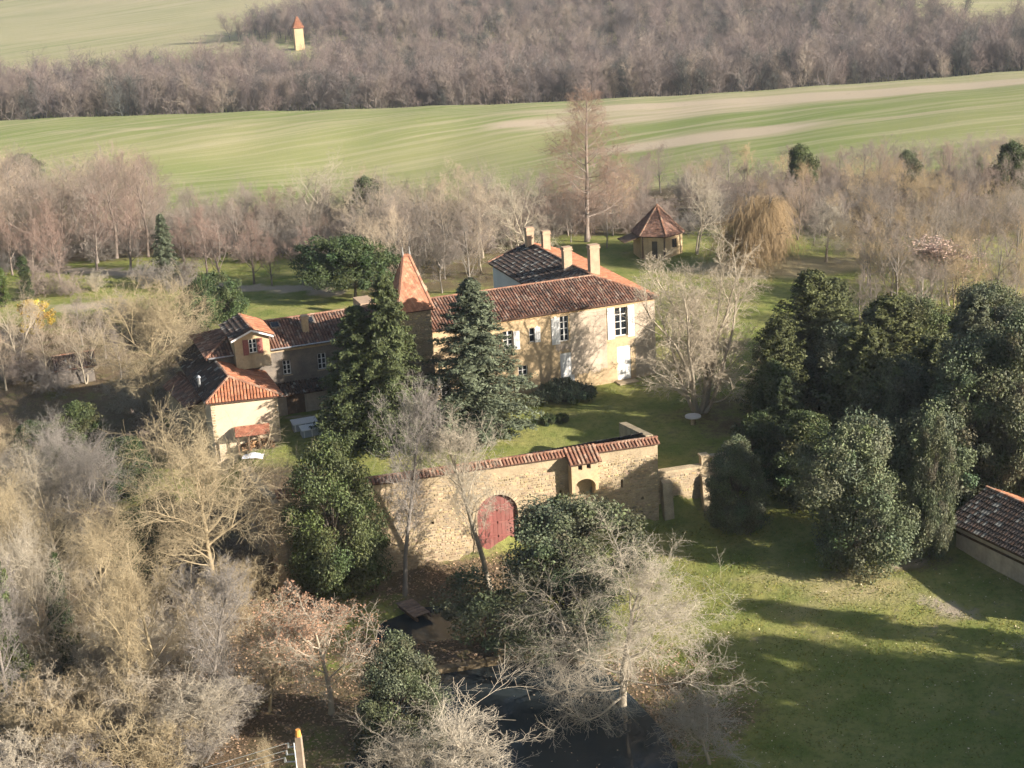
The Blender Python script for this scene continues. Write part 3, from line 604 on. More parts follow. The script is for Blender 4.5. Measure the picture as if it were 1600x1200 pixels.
# box turret
bt = MB(); B0, B1, BZ0, BZ1, BD = -6.5, -4.6, .85, 2.62, -.85
hs = [(-6.02, -5.72, 2.08, 2.42), (-5.42, -5.12, 2.1, 2.44)]
n = 14; bc = (B0 + B1) / 2; arch = lambda a: BZ0 + .55 * math.sqrt(max(0, 1 - ((a - bc) / .72) ** 2)) if abs(a - bc) < .72 else BZ0 - .2
wall_holes(bt, WF, B0, B1, BD, BZ0 + .6, BZ1, hs, .2)
for i in range(n):
    a0, a1 = B0 + (B1 - B0) * i / n, B0 + (B1 - B0) * (i + 1) / n
    bt.hexa([g(a0, BD, arch(a0)), g(a1, BD, arch(a1)), g(a1, BD + .25, arch(a1)), g(a0, BD + .25, arch(a0)), g(a0, BD, BZ0 + .6), g(a1, BD, BZ0 + .6), g(a1, BD + .25, BZ0 + .6), g(a0, BD + .25, BZ0 + .6)])
for a in (B0, B1 - .22): bt.box(WF, a, a + .22, BD + .01, 0, BZ0 - .36, BZ1)
for a in (B0, B1 - .22): bt.hexa([g(a, -.35, BZ0 - .8), g(a + .22, -.35, BZ0 - .8), g(a + .22, 0, BZ0 - 1.0), g(a, 0, BZ0 - 1.0), g(a, BD + .02, BZ0 - .362), g(a + .22, BD + .02, BZ0 - .362), g(a + .22, 0, BZ0 - .362), g(a, 0, BZ0 - .362)])
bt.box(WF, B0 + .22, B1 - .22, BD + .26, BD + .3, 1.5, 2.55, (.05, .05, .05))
bt.build('box_turret', M['ochre'], gw)
P = [g(B0 - .2, BD - .3, BZ1 + .03), g(B1 + .2, BD - .3, BZ1 + .03), g(B1 + .2, .35, WT + .3), g(B0 - .2, .35, WT + .3)]
mb = MB(); mb.slab(P, .08); ro = mb.build('turret_roof', M['underlay'], gw); mb = MB(); canal_tiles(mb, P, 'coping', pitch=.26, r=.11); mb.build('roof_tiles', M['tile'], ro, 'stuff')
# lean-to behind the wall with its end parapet
shed = thing('courtyard_lean_to', 'dark tiled lean-to roof behind the curtain wall with stone end parapet', 'shed', g(-6, 3, -.8))
P = [g(-.56, 4.2, 1.85), g(-10, 3.0, 2.05), g(-17, .82, 2.8), g(-.56, .82, 2.8)]
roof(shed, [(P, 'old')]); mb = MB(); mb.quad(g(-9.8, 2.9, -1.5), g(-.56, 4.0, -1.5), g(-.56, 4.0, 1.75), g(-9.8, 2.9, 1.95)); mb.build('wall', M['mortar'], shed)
mb = MB(); mb.hexa([g(-.55, .82, -2), g(0, .82, -2), g(0, 6.6, -2), g(-.55, 6.6, -2), g(-.55, .82, 3.25), g(0, .82, 3.25), g(0, 6.6, 2.3), g(-.55, 6.6, 2.3)]); mb.build('parapet', M['stone'], shed)
# lower terrace wall to the right of the corner
tw = thing('terrace_wall', 'low rubble terrace wall with buttress and stone balustrade right of the curtain wall', 'wall', g(3, .6, -2.5))
mb = MB(); mb.box(WF, .05, 22, .5, 1.1, -6, .35); mb.build('wall_core', M['mortar'], tw)
stone_face(WF, .05, 22, .5, -4.5, .3, seed=31, dens=.92, tint=(.95, .95, .95)).build('stone_facing', M['stone'], tw, 'stuff')
for a in (.35, 3.3):
    mb = MB(); mb.hexa([g(a, -.6, -5), g(a + .7, -.6, -5), g(a + .7, .5, -5), g(a, .5, -5), g(a, .1, -.2), g(a + .7, .1, -.2), g(a + .7, .5, -.05), g(a, .5, -.05)]); mb.build('buttress', M['stone'], tw)
mb = MB(); mb.box(WF, 3.45, 3.95, .55, 1.05, .352, 1.15); mb.box(WF, 3.38, 4.02, .48, 1.12, 1.152, 1.28); mb.build('pier', M['stone'], tw)
mb = MB(); mb.box(WF, .05, 3.44, .48, 1.12, .353, .52); mb.build('wall_cap', M['stone'], tw)
mb = MB(); mb.box(WF, 3.96, 14, .6, 1.0, .353, .46); mb.box(WF, 3.96, 14, .58, 1.02, 1.0, 1.14); mb.build('rail', M['stone'], tw)
bal = MB()
for z0, z1, ra, rb_ in ((.46, .56, .09, .09), (.56, .72, .05, .1), (.72, .9, .1, .05), (.9, 1.0, .08, .08)): bal.tube((0, 0, z0), (0, 0, z1), ra, rb_, 8)
b0 = bal.build('baluster', M['stone'], tw)
for i in range(34):
    o = b0 if i == 0 else b0.copy()
    if i: COL.objects.link(o)
    p = g(4.12 + i * .29, .8, 0); o.parent = tw; o.matrix_parent_inverse = Matrix.Identity(4); o.location = Vector(p) - Vector(tw.location)
# west curtain wall running back from the left corner
c0_, c1_ = g(-26.3, -.3, 0), g(-27.6, 7.0, 0)
ww = thing('west_wall', 'ruined side wall with pale worn top running back from the left wall corner', 'wall', c0_)
ang = math.atan2(c1_[1] - c0_[1], c1_[0] - c0_[0]); WW = Frame(c0_[:2], ang); Lw = math.hypot(c1_[0] - c0_[0], c1_[1] - c0_[1])
mb = MB(); k = 8
for i in range(k):
    x0, x1 = Lw * i / k, Lw * (i + 1) / k; hh = 2.6 + RNG.uniform(-.12, .12); mb.box(WW, x0, x1 - .004, -.35, .35, -9, hh)
mb.build('wall_core', M['mortar'], ww); stone_face(WW, 0, Lw, .35, -6, 2.4, seed=41, sgn=1).build('stone_facing', M['stone'], ww, 'stuff')
stone_face(WW, -.35, .35, 0, -6.5, 2.2, seed=42, axis_b=True).build('stone_end', M['stone'], ww, 'stuff')
# ------------------------------------------------------------------ other buildings
dv = thing('dovecote', 'hexagonal brick dovecote with brown pointed tile roof behind the manor', 'dovecote', (16.9, 166, h1(16.9, 166)))
def hexp(r_, z, k, cx=16.9, cy=166, rot=R(-90 - 17)): t = rot + R(60) * (k - .5); return (cx + math.cos(t) * r_, cy + math.sin(t) * r_, z)
dz = h1(16.9, 166); dE = dz + 2.55; DT = [(.30, .17, .12), (.26, .145, .105), (.34, .19, .135), (.24, .15, .115)]
mb = MB()
for k in range(6): mb.quad(hexp(2.75, dz - .6, k), hexp(2.75, dz - .6, k + 1), hexp(2.75, dE, k + 1), hexp(2.75, dE, k))
mb.build('wall', M['ochre'], dv); ap = (16.9, 166, dE + 2.9)
roof(dv, [([hexp(3.0, dE - .05, k), hexp(3.0, dE - .05, k + 1), ap], DT) for k in range(6)], [(hexp(3.0, dE - .05, k), ap) for k in range(6)], kind='flat')
def facef(k, r_=2.75):
    p, q = hexp(r_, 0, k), hexp(r_, 0, k + 1); f = Frame(p[:2], math.atan2(q[1] - p[1], q[0] - p[0])); return f
f0, f1 = facef(0), facef(1)
mb = MB(); mb.box(f1, 1.0, 1.75, -.04, .1, dz + 1.0, dz + 2.0); o = mb.build('window', M['wood'], dv); mb = MB(); mb.box(f1, 1.05, 1.32, -.07, -.041, dz + 1.05, dz + 1.95); mb.box(f1, 1.45, 1.7, -.07, -.041, dz + 1.05, dz + 1.95); mb.build('pane', M['glass'], o)
mb = MB(); mb.box(f0, 1.2, 1.8, -.03, .1, dz, dz + 1.9); mb.build('door', M['bark_dark'], dv)
for a in (.1, 2.5): mb = MB(); mb.box(f0, a, a + .16, -.06, .1, dz, dz + 2.4); mb.build('timber_post', M['wood'], dv)
mb = MB(); f5 = facef(5); P = [f5.w(.2, -1.9, dE - .65), f5.w(2.6, -1.9, dE - .65), f5.w(2.6, 0, dE - .15), f5.w(.2, 0, dE - .15)]; mb.slab(P, .1); mb.build('porch_roof', M['wood'], dv)
mb = MB(); mb.tube(ap, (ap[0], ap[1], ap[2] + .7), .04, .02); mb.build('finial', M['metal'], dv)
# barn at the right edge
BF = Frame((28.4, 91.7), math.atan2(86.0 - 91.7, 31.2 - 28.4)); bw = BF.w
barn = thing('barn', 'low barn with dark lichen-spotted tile roof at the right edge of the lawn', 'barn', bw(0, 0, -3.5))
mb = MB(); mb.quad(bw(0, 0, -7), bw(13, 0, -7), bw(13, 0, -.6), bw(0, 0, -.6)); mb.quad(bw(0, 0, -7), bw(0, 0, -.6), bw(0, 5.6, -.6), bw(0, 5.6, -7)); mb.poly([bw(0, 0, -.6), bw(0, 2.8, .75), bw(0, 5.6, -.6)]); mb.quad(bw(0, 5.6, -7), bw(0, 5.6, -.6), bw(13, 5.6, -.6), bw(13, 5.6, -7)); mb.quad(bw(13, 0, -7), bw(13, 5.6, -7), bw(13, 5.6, -.6), bw(13, 0, -.6))
mb.build('wall', M['pink'], barn)
mb = MB(); mb.box(BF, .02, 13, -.05, -.002, -1.55, -1.4, (.5, .45, .4)); mb.build('string_course', M['wood'], barn)
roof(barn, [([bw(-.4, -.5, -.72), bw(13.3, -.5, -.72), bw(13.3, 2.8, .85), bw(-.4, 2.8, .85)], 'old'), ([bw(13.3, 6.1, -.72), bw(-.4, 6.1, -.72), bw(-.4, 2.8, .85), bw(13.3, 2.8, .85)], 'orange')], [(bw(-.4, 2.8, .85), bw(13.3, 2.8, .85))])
# small shed on the left
p = ground(122, 600); LS = Frame(p[:2], R(20)); z = p[2]
ls = thing('garden_shed', 'small shaded shed with tile ridge among scrub on the left', 'shed', p[:3])
mb = MB(); mb.box(LS, -1.6, 1.6, 0, 3, z - 1, z + 1.7); mb.build('wall', M['grey_render'], ls)
roof(ls, [([LS.w(-1.9, -.3, z + 1.65), LS.w(1.9, -.3, z + 1.65), LS.w(1.9, 1.5, z + 2.5), LS.w(-1.9, 1.5, z + 2.5)], 'old'), ([LS.w(1.9, 3.3, z + 1.65), LS.w(-1.9, 3.3, z + 1.65), LS.w(-1.9, 1.5, z + 2.5), LS.w(1.9, 1.5, z + 2.5)], 'orange')], [(LS.w(-1.9, 1.5, z + 2.5), LS.w(1.9, 1.5, z + 2.5))])
# far tower
fx, fy = -73, 588; fz = h1(fx, fy); FF = Frame((fx, fy), R(18))
ft = thing('far_tower', 'distant square tower with pointed orange roof standing in the woods', 'tower', (fx, fy, fz))
mb = MB(); tz1 = 40 - 588 * (46.6 / 588) ; tz1 = max(fz + 8, -9.2)
mb.box(FF, -1.7, 1.7, -1.7, 1.7, fz - 2, tz1); mb.build('wall', M['ochre'], ft)
ap = (fx, fy, tz1 + 4.2); C = [FF.w(-2, -2, tz1), FF.w(2, -2, tz1), FF.w(2, 2, tz1), FF.w(-2, 2, tz1)]
roof(ft, [([C[i], C[(i + 1) % 4], ap], 'orange') for i in range(4)], thick=.2, kind='canal')

# ------------------------------------------------------------------ trees: generators
def unit(v): return v / np.maximum(np.linalg.norm(v, axis=-1, keepdims=True), 1e-9)
def children(rng, pts, rad, n, t0, t1, ang, asd, lens, up, wig, P, r_rel, r_tip, keep=1.0, flat=0.0):
    """n child polylines per parent; ang and lens may be functions of t (0..1 along the span)"""
    N, Pp = pts.shape[:2]; ii = np.repeat(np.arange(N), n); q = (np.tile(np.arange(n), N) + rng.random(N * n)) / n
    if keep < 1: k = rng.random(len(ii)) < keep; ii, q = ii[k], q[k]
    t = (t0 + (t1 - t0) * q) * (Pp - 1); f = np.clip(t.astype(int), 0, Pp - 2); u = (t - f)[:, None]
    st = pts[ii, f] * (1 - u) + pts[ii, f + 1] * u; T = unit(pts[ii, f + 1] - pts[ii, f])
    rp = rad[ii, f] * (1 - u[:, 0]) + rad[ii, f + 1] * u[:, 0]
    pl = np.linalg.norm(np.diff(pts, axis=1), axis=2).sum(1)[ii]
    ref = np.where(np.abs(T[:, 2:3]) < .9, np.array([[0, 0, 1.]]), np.array([[1., 0, 0]])); U = unit(np.cross(T, ref)); V = np.cross(T, U)
    az = np.arange(len(ii)) * 2.4 + rng.normal(0, .5, len(ii)); an = (ang(q) if callable(ang) else ang) + rng.normal(0, asd, len(ii))
    D = unit(np.cos(an)[:, None] * T + np.sin(an)[:, None] * (np.cos(az)[:, None] * U + np.sin(az)[:, None] * V))
    if flat: D[:, 2] *= (1 - flat); D = unit(D)
    L = (lens(q) if callable(lens) else lens) * np.exp(rng.normal(0, .22, len(ii))) * (pl if not callable(lens) else 1)
    out = np.empty((len(ii), P, 3)); out[:, 0] = st; d = D
    for k in range(1, P):
        d = unit(d + np.array([0, 0, up]) / (P - 1) + rng.normal(0, wig, (len(ii), 3))); out[:, k] = out[:, k - 1] + d * (L / (P - 1))[:, None]
    r0_ = np.minimum(rp * .75, np.maximum(L * r_rel, r_tip)); w_ = np.linspace(0, 1, P)[None, :]
    return out, r0_[:, None] * (1 - w_) + np.minimum(r_tip, r0_)[:, None] * w_
def tubes(pts, rad, k):
    N, P = pts.shape[:2]; T = np.gradient(pts, axis=1); T = unit(T)
    ref = np.where(np.abs(T[..., 2:3]) < .8, np.array([0, 0, 1.]), np.array([1., 0, 0])); U = unit(np.cross(T, ref)); V = np.cross(T, U)
    a = 2 * np.pi * np.arange(k) / k
    v = pts[:, :, None] + rad[:, :, None, None] * (np.cos(a)[:, None] * U[:, :, None] + np.sin(a)[:, None] * V[:, :, None])
    i = np.arange(N * P * k).reshape(N, P, k); j = np.roll(i, -1, axis=2)
    return v.reshape(-1, 3), np.stack([i[:, :-1], j[:, :-1], j[:, 1:], i[:, 1:]], -1).reshape(-1, 4)
def join(parts):
    vs, fs, cs, o = [], [], [], 0
    for v, f, c in parts:
        vs.append(v); fs.append(f + o); o += len(v); c = np.asarray(c, float); cs.append(np.broadcast_to(c, (len(v), 3)) if c.ndim == 1 else c)
    return np.concatenate(vs), [np.concatenate(fs)], np.concatenate(cs)
def leaves(rng, C, nrm, la, lb, cols):
    """one small rhombus per point"""
    n = len(C); r_ = unit(rng.normal(size=(n, 3))); A = unit(np.cross(nrm, r_)); B = np.cross(nrm, A)
    la = la * np.exp(rng.normal(0, .25, n))[:, None]; lb = lb * np.exp(rng.normal(0, .25, n))[:, None]
    v = np.stack([C - A * la, C - B * lb + nrm * lb * .3, C + A * la, C + B * lb + nrm * lb * .3], 1).reshape(-1, 3)
    return v, np.arange(n * 4).reshape(n, 4), np.repeat(cols, 4, axis=0)
def trunk_line(rng, h, P, lean=.03, wig=.05):
    d = np.array([0, 0, 1.]); p = [np.array([0, 0, -.6])]
    for k in range(P - 1): d = unit(d + rng.normal(0, wig, 3) * [1, 1, .2] + np.array([lean, 0, 0]) * .2); p.append(p[-1] + d * (h + .6) / (P - 1))
    return np.array(p)[None]
def mesh_pair(name, tk, cr_):
    v, f, c = join(tk); a = npmesh(name + '_trunk', v, f, c, True); v, f, c = join(cr_); b = npmesh(name + '_crown', v, f, c)
    return a, b
PRO = {}
def reg(name, tk, cr_, h, wdt, bark, crown): a, b = mesh_pair(name, tk, cr_); PRO[name] = (a, b, h, wdt, bark, crown)
def bare(name, seed, h=15, r=.32, stems=1, n=(15, 8, 7, 6), t0=.22, ang=(75, 30), L1=None, ups=(.5, .3, .15, .1), wig=(.16, .16, .2, .25), tipr=.008, rat=(.45, .42, .45), th=.85, spread=0, bark='bark_pale', tip=(1, 1, 1), leaf=0, leafmat=None, angs=(48, 48, 50), flat=0, tw=.06, P4=2):
    rng = np.random.default_rng(seed); tk = []; L0 = []; 
    P0, R0 = [], []
    for k in range(stems):
        p = trunk_line(rng, h * th * (1 if k == 0 else rng.uniform(.75, 1)), 9, 0, tw + .05 * (stems > 1))
        if stems > 1:
            a = 2 * np.pi * k / stems + rng.uniform(-.4, .4); q = np.linspace(0, 1, 9)[None, :, None]
            p = p + np.array([math.cos(a), math.sin(a), 0]) * spread * q ** .75 * rng.uniform(.5, 1.2)
        P0.append(p); rr = r * (1 if stems == 1 else .62); R0.append((rr * (1.25 - np.linspace(0, 1, 9)) ** .9)[None])
    P0, R0 = np.concatenate(P0), np.concatenate(R0); R0[:, 0] *= 1.35
    L1 = L1 or (lambda q: h * (.2 + .22 * np.sin(np.pi * np.clip(q * .9 + .12, 0, 1))))
    A = lambda q: R(ang[0]) * (1 - q) + R(ang[1]) * q
    a1 = children(rng, P0, R0, n[0], t0, .99, A, .15, L1, ups[0], wig[0], 7, .0135, .015, flat=flat)
    a2 = children(rng, *a1, n[1], .25, 1, R(angs[0]), .25, rat[0], ups[1], wig[1], 5, .010, .009)
    a3 = children(rng, *a2, n[2], .2, 1, R(angs[1]), .3, rat[1], ups[2], wig[2], 4, .009, tipr * 1.2)
    a4 = children(rng, *a3, n[3], .15, 1, R(angs[2]), .3, rat[2], ups[3], wig[3], P4, .008, tipr)
    tp = np.array(tip); dk = (.8, .78, .75)
    tk = [(*tubes(P0, R0, 8), dk), (*tubes(*a1, 5), (.92, .9, .88))]
    cr_ = [(*tubes(*a2, 4), (1, 1, 1)), (*tubes(*a3, 3), (1 + tp) / 2), (*tubes(*a4, 3), tp)]
    PRO[name + '_raw'] = None
    a, b = mesh_pair(name, tk, cr_); allp = np.concatenate([a4[0].reshape(-1, 3), a3[0].reshape(-1, 3)])
    H_ = np.percentile(allp[:, 2], 99.5); W_ = np.percentile(np.abs(allp[:, :2]), 97) * 2
    PRO[name] = (a, b, H_, W_, bark, bark)
    if leaf:
        k = rng.choice(len(a4[0]), leaf); C = a4[0][k, -1] + rng.normal(0, .08, (leaf, 3)); keep = C[:, 2] > H_ * rng.uniform(.25, .8, leaf); C = C[keep]
        g_ = rng.uniform(.7, 1.3, (len(C), 1)); v, f, c = leaves(rng, C, unit(rng.normal(size=(len(C), 3))), .07, .045, np.repeat(g_, 3, 1))
        PRO[name + '_leaf'] = (npmesh(name + '_leaf', v, [f], c), leafmat)
def clumps(rng, centers, radii, per, la, lb, flatten=.85, colr=(.55, 1.35), outward=.5):
    n = len(centers); ii = np.repeat(np.arange(n), per); d = unit(rng.normal(size=(len(ii), 3))); rr = rng.random(len(ii)) ** .45
    P = centers[ii] + d * (radii[ii] * rr)[:, None] * np.array([1, 1, flatten]); P += rng.normal(0, .05, P.shape)
    nr = unit(d * outward + rng.normal(0, .6, P.shape) + np.array([0, 0, .25]))
    g_ = rng.uniform(.8, 1.15, n)[ii] * rng.uniform(colr[0], colr[1], len(ii)); hue = rng.normal(0, .06, (n, 3))[ii]
    return leaves(rng, P, nr, la, lb, np.clip(g_[:, None] * (1 + hue), .2, 2))
def evergreen(name, seed, h, rx, shape='round', nc=110, per=330, cr_r=(.7, 1.35), la=.13, lb=.07, mat='leaf_holm', z0=.06, cone=1.0, lobes=5):
    rng = np.random.default_rng(seed); C = []; 
    lob = [(rng.uniform(0, 2 * np.pi), rng.uniform(.2, 1), rng.uniform(.15, .42)) for _ in range(lobes)]
    while len(C) < nc:
        z = rng.random(); a = rng.uniform(0, 2 * np.pi)
        if shape == 'round': prof = math.sqrt(max(0, 1 - ((z - .42) / .6) ** 2))
        elif shape == 'cone': prof = (1 - z) ** cone * min(1, .5 + z * 5)
        elif shape == 'dome': prof = math.sqrt(max(0, 1 - z ** 2.6))
        else: prof = min(1, z * 8 + .4) * (1 - z ** 3) ** .5
        for la_, lz, lk in lob: prof *= 1 + lk * math.cos(a - la_) * math.exp(-((z - lz) / .25) ** 2)
        k = rng.random() ** .4
        if rng.random() < prof + .25: C.append((math.cos(a) * rx * prof * k, math.sin(a) * rx * prof * k, h * (z0 + (1 - z0) * z * .96)))
    C = np.array(C); rad = rng.uniform(*cr_r, nc) * (1.0 if shape != 'cone' else 1 - .45 * (C[:, 2] / h))
    tr = trunk_line(rng, h * .75, 6); rr = np.linspace(.26, .06, 6)[None] * h / 10
    near = C[rng.choice(nc, min(nc, 26), False)]; st = np.stack([np.zeros(len(near)), np.zeros(len(near)), near[:, 2] * .55], 1)
    lim = np.stack([st, st * .5 + near * .5 + [0, 0, .1], near], 1); lr_ = np.tile(np.array([[.07, .05, .02]]), (len(near), 1)) * h / 10
    v, f, c = clumps(rng, C, rad, per, la, lb)
    a, b = mesh_pair(name, [(*tubes(tr, rr, 7), (1, 1, 1)), (*tubes(lim, lr_, 4), (1, 1, 1))], [(v, f, c)])
    PRO[name] = (a, b, C[:, 2].max() + rad.mean() * .8, 2 * (rx + rad.mean() * .4), 'bark_dark', mat)
def conifer(name, seed, h, R_, nb=190, per=170, droop=-.25, la=.16, lb=.045, mat='leaf_blue', z0=.03, power=.85, width=.32):
    rng = np.random.default_rng(seed); q = (np.arange(nb) + rng.random(nb)) / nb; q = z0 + (1 - z0) * q ** 1.15; az = np.arange(nb) * 2.39996 + rng.normal(0, .3, nb)
    L = (R_ * (1 - q) ** power * rng.uniform(.7, 1.12, nb) + .25) * np.minimum(1, .6 + q * 4); z = q * h
    D = np.stack([np.cos(az), np.sin(az), np.full(nb, .1) + .5 * q], 1); s_ = np.linspace(0, 1, 6)
    br = np.stack([np.zeros(nb), np.zeros(nb), z], 1)[:, None] + unit(D)[:, None] * (L[:, None] * s_)[..., None]; br[:, :, 2] += droop * (L[:, None] * s_ ** 2)
    rr = (.012 * L + .012)[:, None] * (1.15 - s_)
    ii = np.repeat(np.arange(nb), per); u = rng.random(len(ii)) ** .7; base = np.stack([np.zeros(nb), np.zeros(nb), z], 1)[ii] + unit(D)[ii] * (L[ii] * u)[:, None]; base[:, 2] += droop * L[ii] * u ** 2
    sd_ = np.stack([-np.sin(az), np.cos(az), np.zeros(nb)], 1)[ii]; off = rng.normal(0, 1, len(ii)) * width * L[ii] * (1.1 - u) * .6
    Pt = base + sd_ * off[:, None] + rng.normal(0, .09, base.shape) - np.array([0, 0, 1]) * (np.abs(off) * .25)[:, None]
    g_ = rng.uniform(.75, 1.2, nb)[ii] * rng.uniform(.55, 1.35, len(ii))
    v, f, c = leaves(rng, Pt, unit(rng.normal(0, .45, Pt.shape) + [0, 0, .7] + unit(D)[ii] * .5), la, lb, np.repeat(g_[:, None], 3, 1))
    tr = trunk_line(rng, h * .99, 8, 0, .01); trr = np.linspace(.026 * h, .01, 8)[None]
    a, b = mesh_pair(name, [(*tubes(tr, trr, 7), (1, 1, 1))], [(*tubes(br, rr, 3), (.9, .7, .5)), (v, f, c)])
    PRO[name] = (a, b, h, 2 * R_, 'bark_dark', mat)

bare('broad_oak', 11, 15, .30, n=(22, 9, 8, 11), t0=.16, ang=(92, 28), L1=lambda q: 15 * (.30 + .22 * np.sin(np.pi * np.clip(q * .8 + .1, 0, 1)) - .18 * q), ups=(.45, .1, -.1, -.1), wig=(.2, .2, .25, .3))
bare('fan_oak', 12, 17, .24, n=(20, 9, 8, 11), t0=.26, ang=(72, 22), L1=lambda q: 17 * (.24 + .22 * np.sin(np.pi * np.clip(q * .9 + .05, 0, 1))), ups=(.55, .3, .1, 0), bark='bark_gold')
bare('slim_tree', 13, 16, .2, n=(26, 7, 7, 9), t0=.3, ang=(62, 22), L1=lambda q: 16 * (.10 + .13 * np.sin(np.pi * np.clip(q + .05, 0, 1))), ups=(.9, .5, .2, .1), bark='bark_grey')
bare('manystem_lime', 14, 13, .2, stems=9, spread=3.2, n=(11, 6, 6, 7), t0=.12, ang=(62, 24), L1=lambda q: 13 * (.28 - .12 * q), ups=(.85, .4, .0, -.1), bark='bark_pale', tip=(1.05, 1, .95))
bare('leafy_oak', 15, 11, .2, n=(16, 8, 7, 8), t0=.25, ang=(75, 25), ups=(.6, .3, .1, .1), bark='bark_pale', leaf=9000, leafmat='leaf_dry')
bare('round_lime', 16, P4=2, h=13, r=.25, n=(16, 7, 6, 8), t0=.2, ang=(58, 18), L1=lambda q: 13 * (.20 + .26 * (1 - q) * np.clip(q * 4 + .5, 0, 1)), ups=(.75, .5, .4, .3), wig=(.1, .12, .15, .2), tipr=.014, bark='bark_rose', tip=(1.05, .86, .8))
bare('plane_tree', 17, P4=2, h=17, r=.34, stems=2, spread=2.2, n=(12, 7, 6, 5), t0=.25, ang=(65, 25), ups=(.5, .2, .05, 0), wig=(.22, .22, .25, .25), tipr=.015, bark='bark_pale')
bare('wood_tree', 18, P4=2, h=15, r=.24, n=(13, 8, 6, 7), t0=.25, ang=(62, 22), ups=(.7, .4, .2, .2), tipr=.017, bark='bark_grey', tip=(1.05, .95, .88))
bare('wood_tree_b', 19, P4=2, h=14, r=.26, stems=2, spread=2.0, n=(10, 7, 6, 7), t0=.2, ang=(60, 22), ups=(.6, .4, .2, .2), tipr=.017, bark='bark_grey', tip=(1.05, .97, .86))
bare('wood_tree_c', 20, P4=2, h=15, r=.22, n=(15, 7, 6, 7), t0=.18, ang=(55, 18), ups=(.8, .5, .3, .2), tipr=.017, bark='bark_rose', tip=(1.05, .93, .85))
bare('larch', 21, h=19, r=.2, tw=.015, n=(44, 9, 7, 6), t0=.2, ang=(84, 40), L1=lambda q: 19 * (.30 * (1 - q * .72)), ups=(.55, .15, 0, -.1), wig=(.09, .14, .2, .2), tipr=.013, th=.95, bark='bark_rose', tip=(1.05, .82, .68), rat=(.42, .42, .5), angs=(52, 50, 50))
bare('thicket', 22, P4=2, h=5, r=.07, stems=9, spread=2.2, n=(9, 6, 6, 5), t0=.1, ang=(50, 22), L1=lambda q: 5 * (.32 - .1 * q), ups=(.5, .3, .1, 0), tipr=.009, bark='bark_gold', th=.8)
bare('thicket_b', 23, P4=2, h=5, r=.06, stems=8, spread=2.8, n=(10, 6, 6, 5), t0=.1, ang=(62, 30), L1=lambda q: 5 * (.34 - .1 * q), ups=(.2, .1, -.1, -.1), wig=(.25, .25, .3, .3), tipr=.009, bark='bark_grey', th=.7, tip=(1, .95, .9))
bare('sapling', 24, 8, .09, n=(17, 8, 6, 7), t0=.2, ang=(58, 22), ups=(.7, .4, .2, .1), tipr=.009, bark='bark_pale')
bare('blossom_tree', 26, 6, .08, n=(13, 6, 5, 4), t0=.2, ang=(60, 24), ups=(.6, .4, .2, .1), bark='bark_grey', leaf=3500, leafmat='leaf_pink')
PRO['leafless_oak'] = PRO['leafy_oak']
# weeping willow
def willow(name, seed):
    rng = np.random.default_rng(seed); P0 = trunk_line(rng, 6, 8, .1, .05); R0 = np.linspace(.35, .12, 8)[None]
    a1 = children(rng, P0, R0, 26, .35, 1, lambda q: R(70) * (1 - q) + R(20) * q, .2, lambda q: 3.4 + 0 * q, .5, .12, 7, .03, .04)
    a2 = children(rng, *a1, 9, .3, 1, R(50), .3, .35, -.3, .2, 5, .02, .02)
    a3 = children(rng, *a2, 10, .1, 1, R(60), .4, lambda q: 2.6 + 0 * q, -3.0, .2, 5, .004, .009)
    a4 = children(rng, *a3, 4, .1, .95, R(40), .4, lambda q: .9 + 0 * q, -2, .2, 2, .004, .009)
    a, b = mesh_pair(name, [(*tubes(P0, R0, 8), (.5, .5, .5)), (*tubes(*a1, 5), (.7, .7, .7))], [(*tubes(*a2, 3), (.9, .9, .9)), (*tubes(*a3, 3), (1, 1, 1)), (*tubes(*a4, 3), (1.1, 1.05, 1))])
    al = a3[0].reshape(-1, 3); PRO[name] = (a, b, np.percentile(al[:, 2], 99), np.percentile(np.abs(al[:, :2]), 97) * 2, 'bark_grey', 'leaf_willow')
willow('weeping_willow', 25)
evergreen('holm_oak', 31, 10, 3.9, 'round', 190, 380, (.45, 1.35), .085, .05)
evergreen('holm_oak_b', 32, 10, 3.6, 'column', 190, 380, (.4, 1.25), .085, .05)
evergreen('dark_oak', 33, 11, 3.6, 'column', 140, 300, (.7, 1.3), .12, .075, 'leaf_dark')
evergreen('stone_pine', 34, 8, 5.2, 'dome', 170, 260, (.6, 1.05), .16, .05, 'leaf_pine', .35)
evergreen('cypress', 35, 8, .9, 'column', 60, 120, (.4, .6), .13, .05, 'leaf_dark', .04)
evergreen('ivy_tree', 36, 9, 2.0, 'cone', 90, 220, (.45, .9), .11, .08, 'leaf_ivy', .05, .8)
evergreen('bush', 37, 1.6, 1.4, 'dome', 30, 220, (.35, .55), .07, .04, 'leaf_dark', .12)
evergreen('bloom_tree', 38, 5, 2.4, 'round', 46, 120, (.35, .75), .12, .08, 'leaf_yellow', .2)
conifer('blue_cedar', 41, 14, 5.2, 260, 170, -.2, .15, .05, 'leaf_blue', .02, .8)
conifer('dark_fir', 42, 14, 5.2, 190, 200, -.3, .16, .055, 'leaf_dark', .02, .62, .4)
conifer('yew', 43, 10, 4.0, 170, 190, .05, .13, .05, 'leaf_yew', .02, .5, .45)
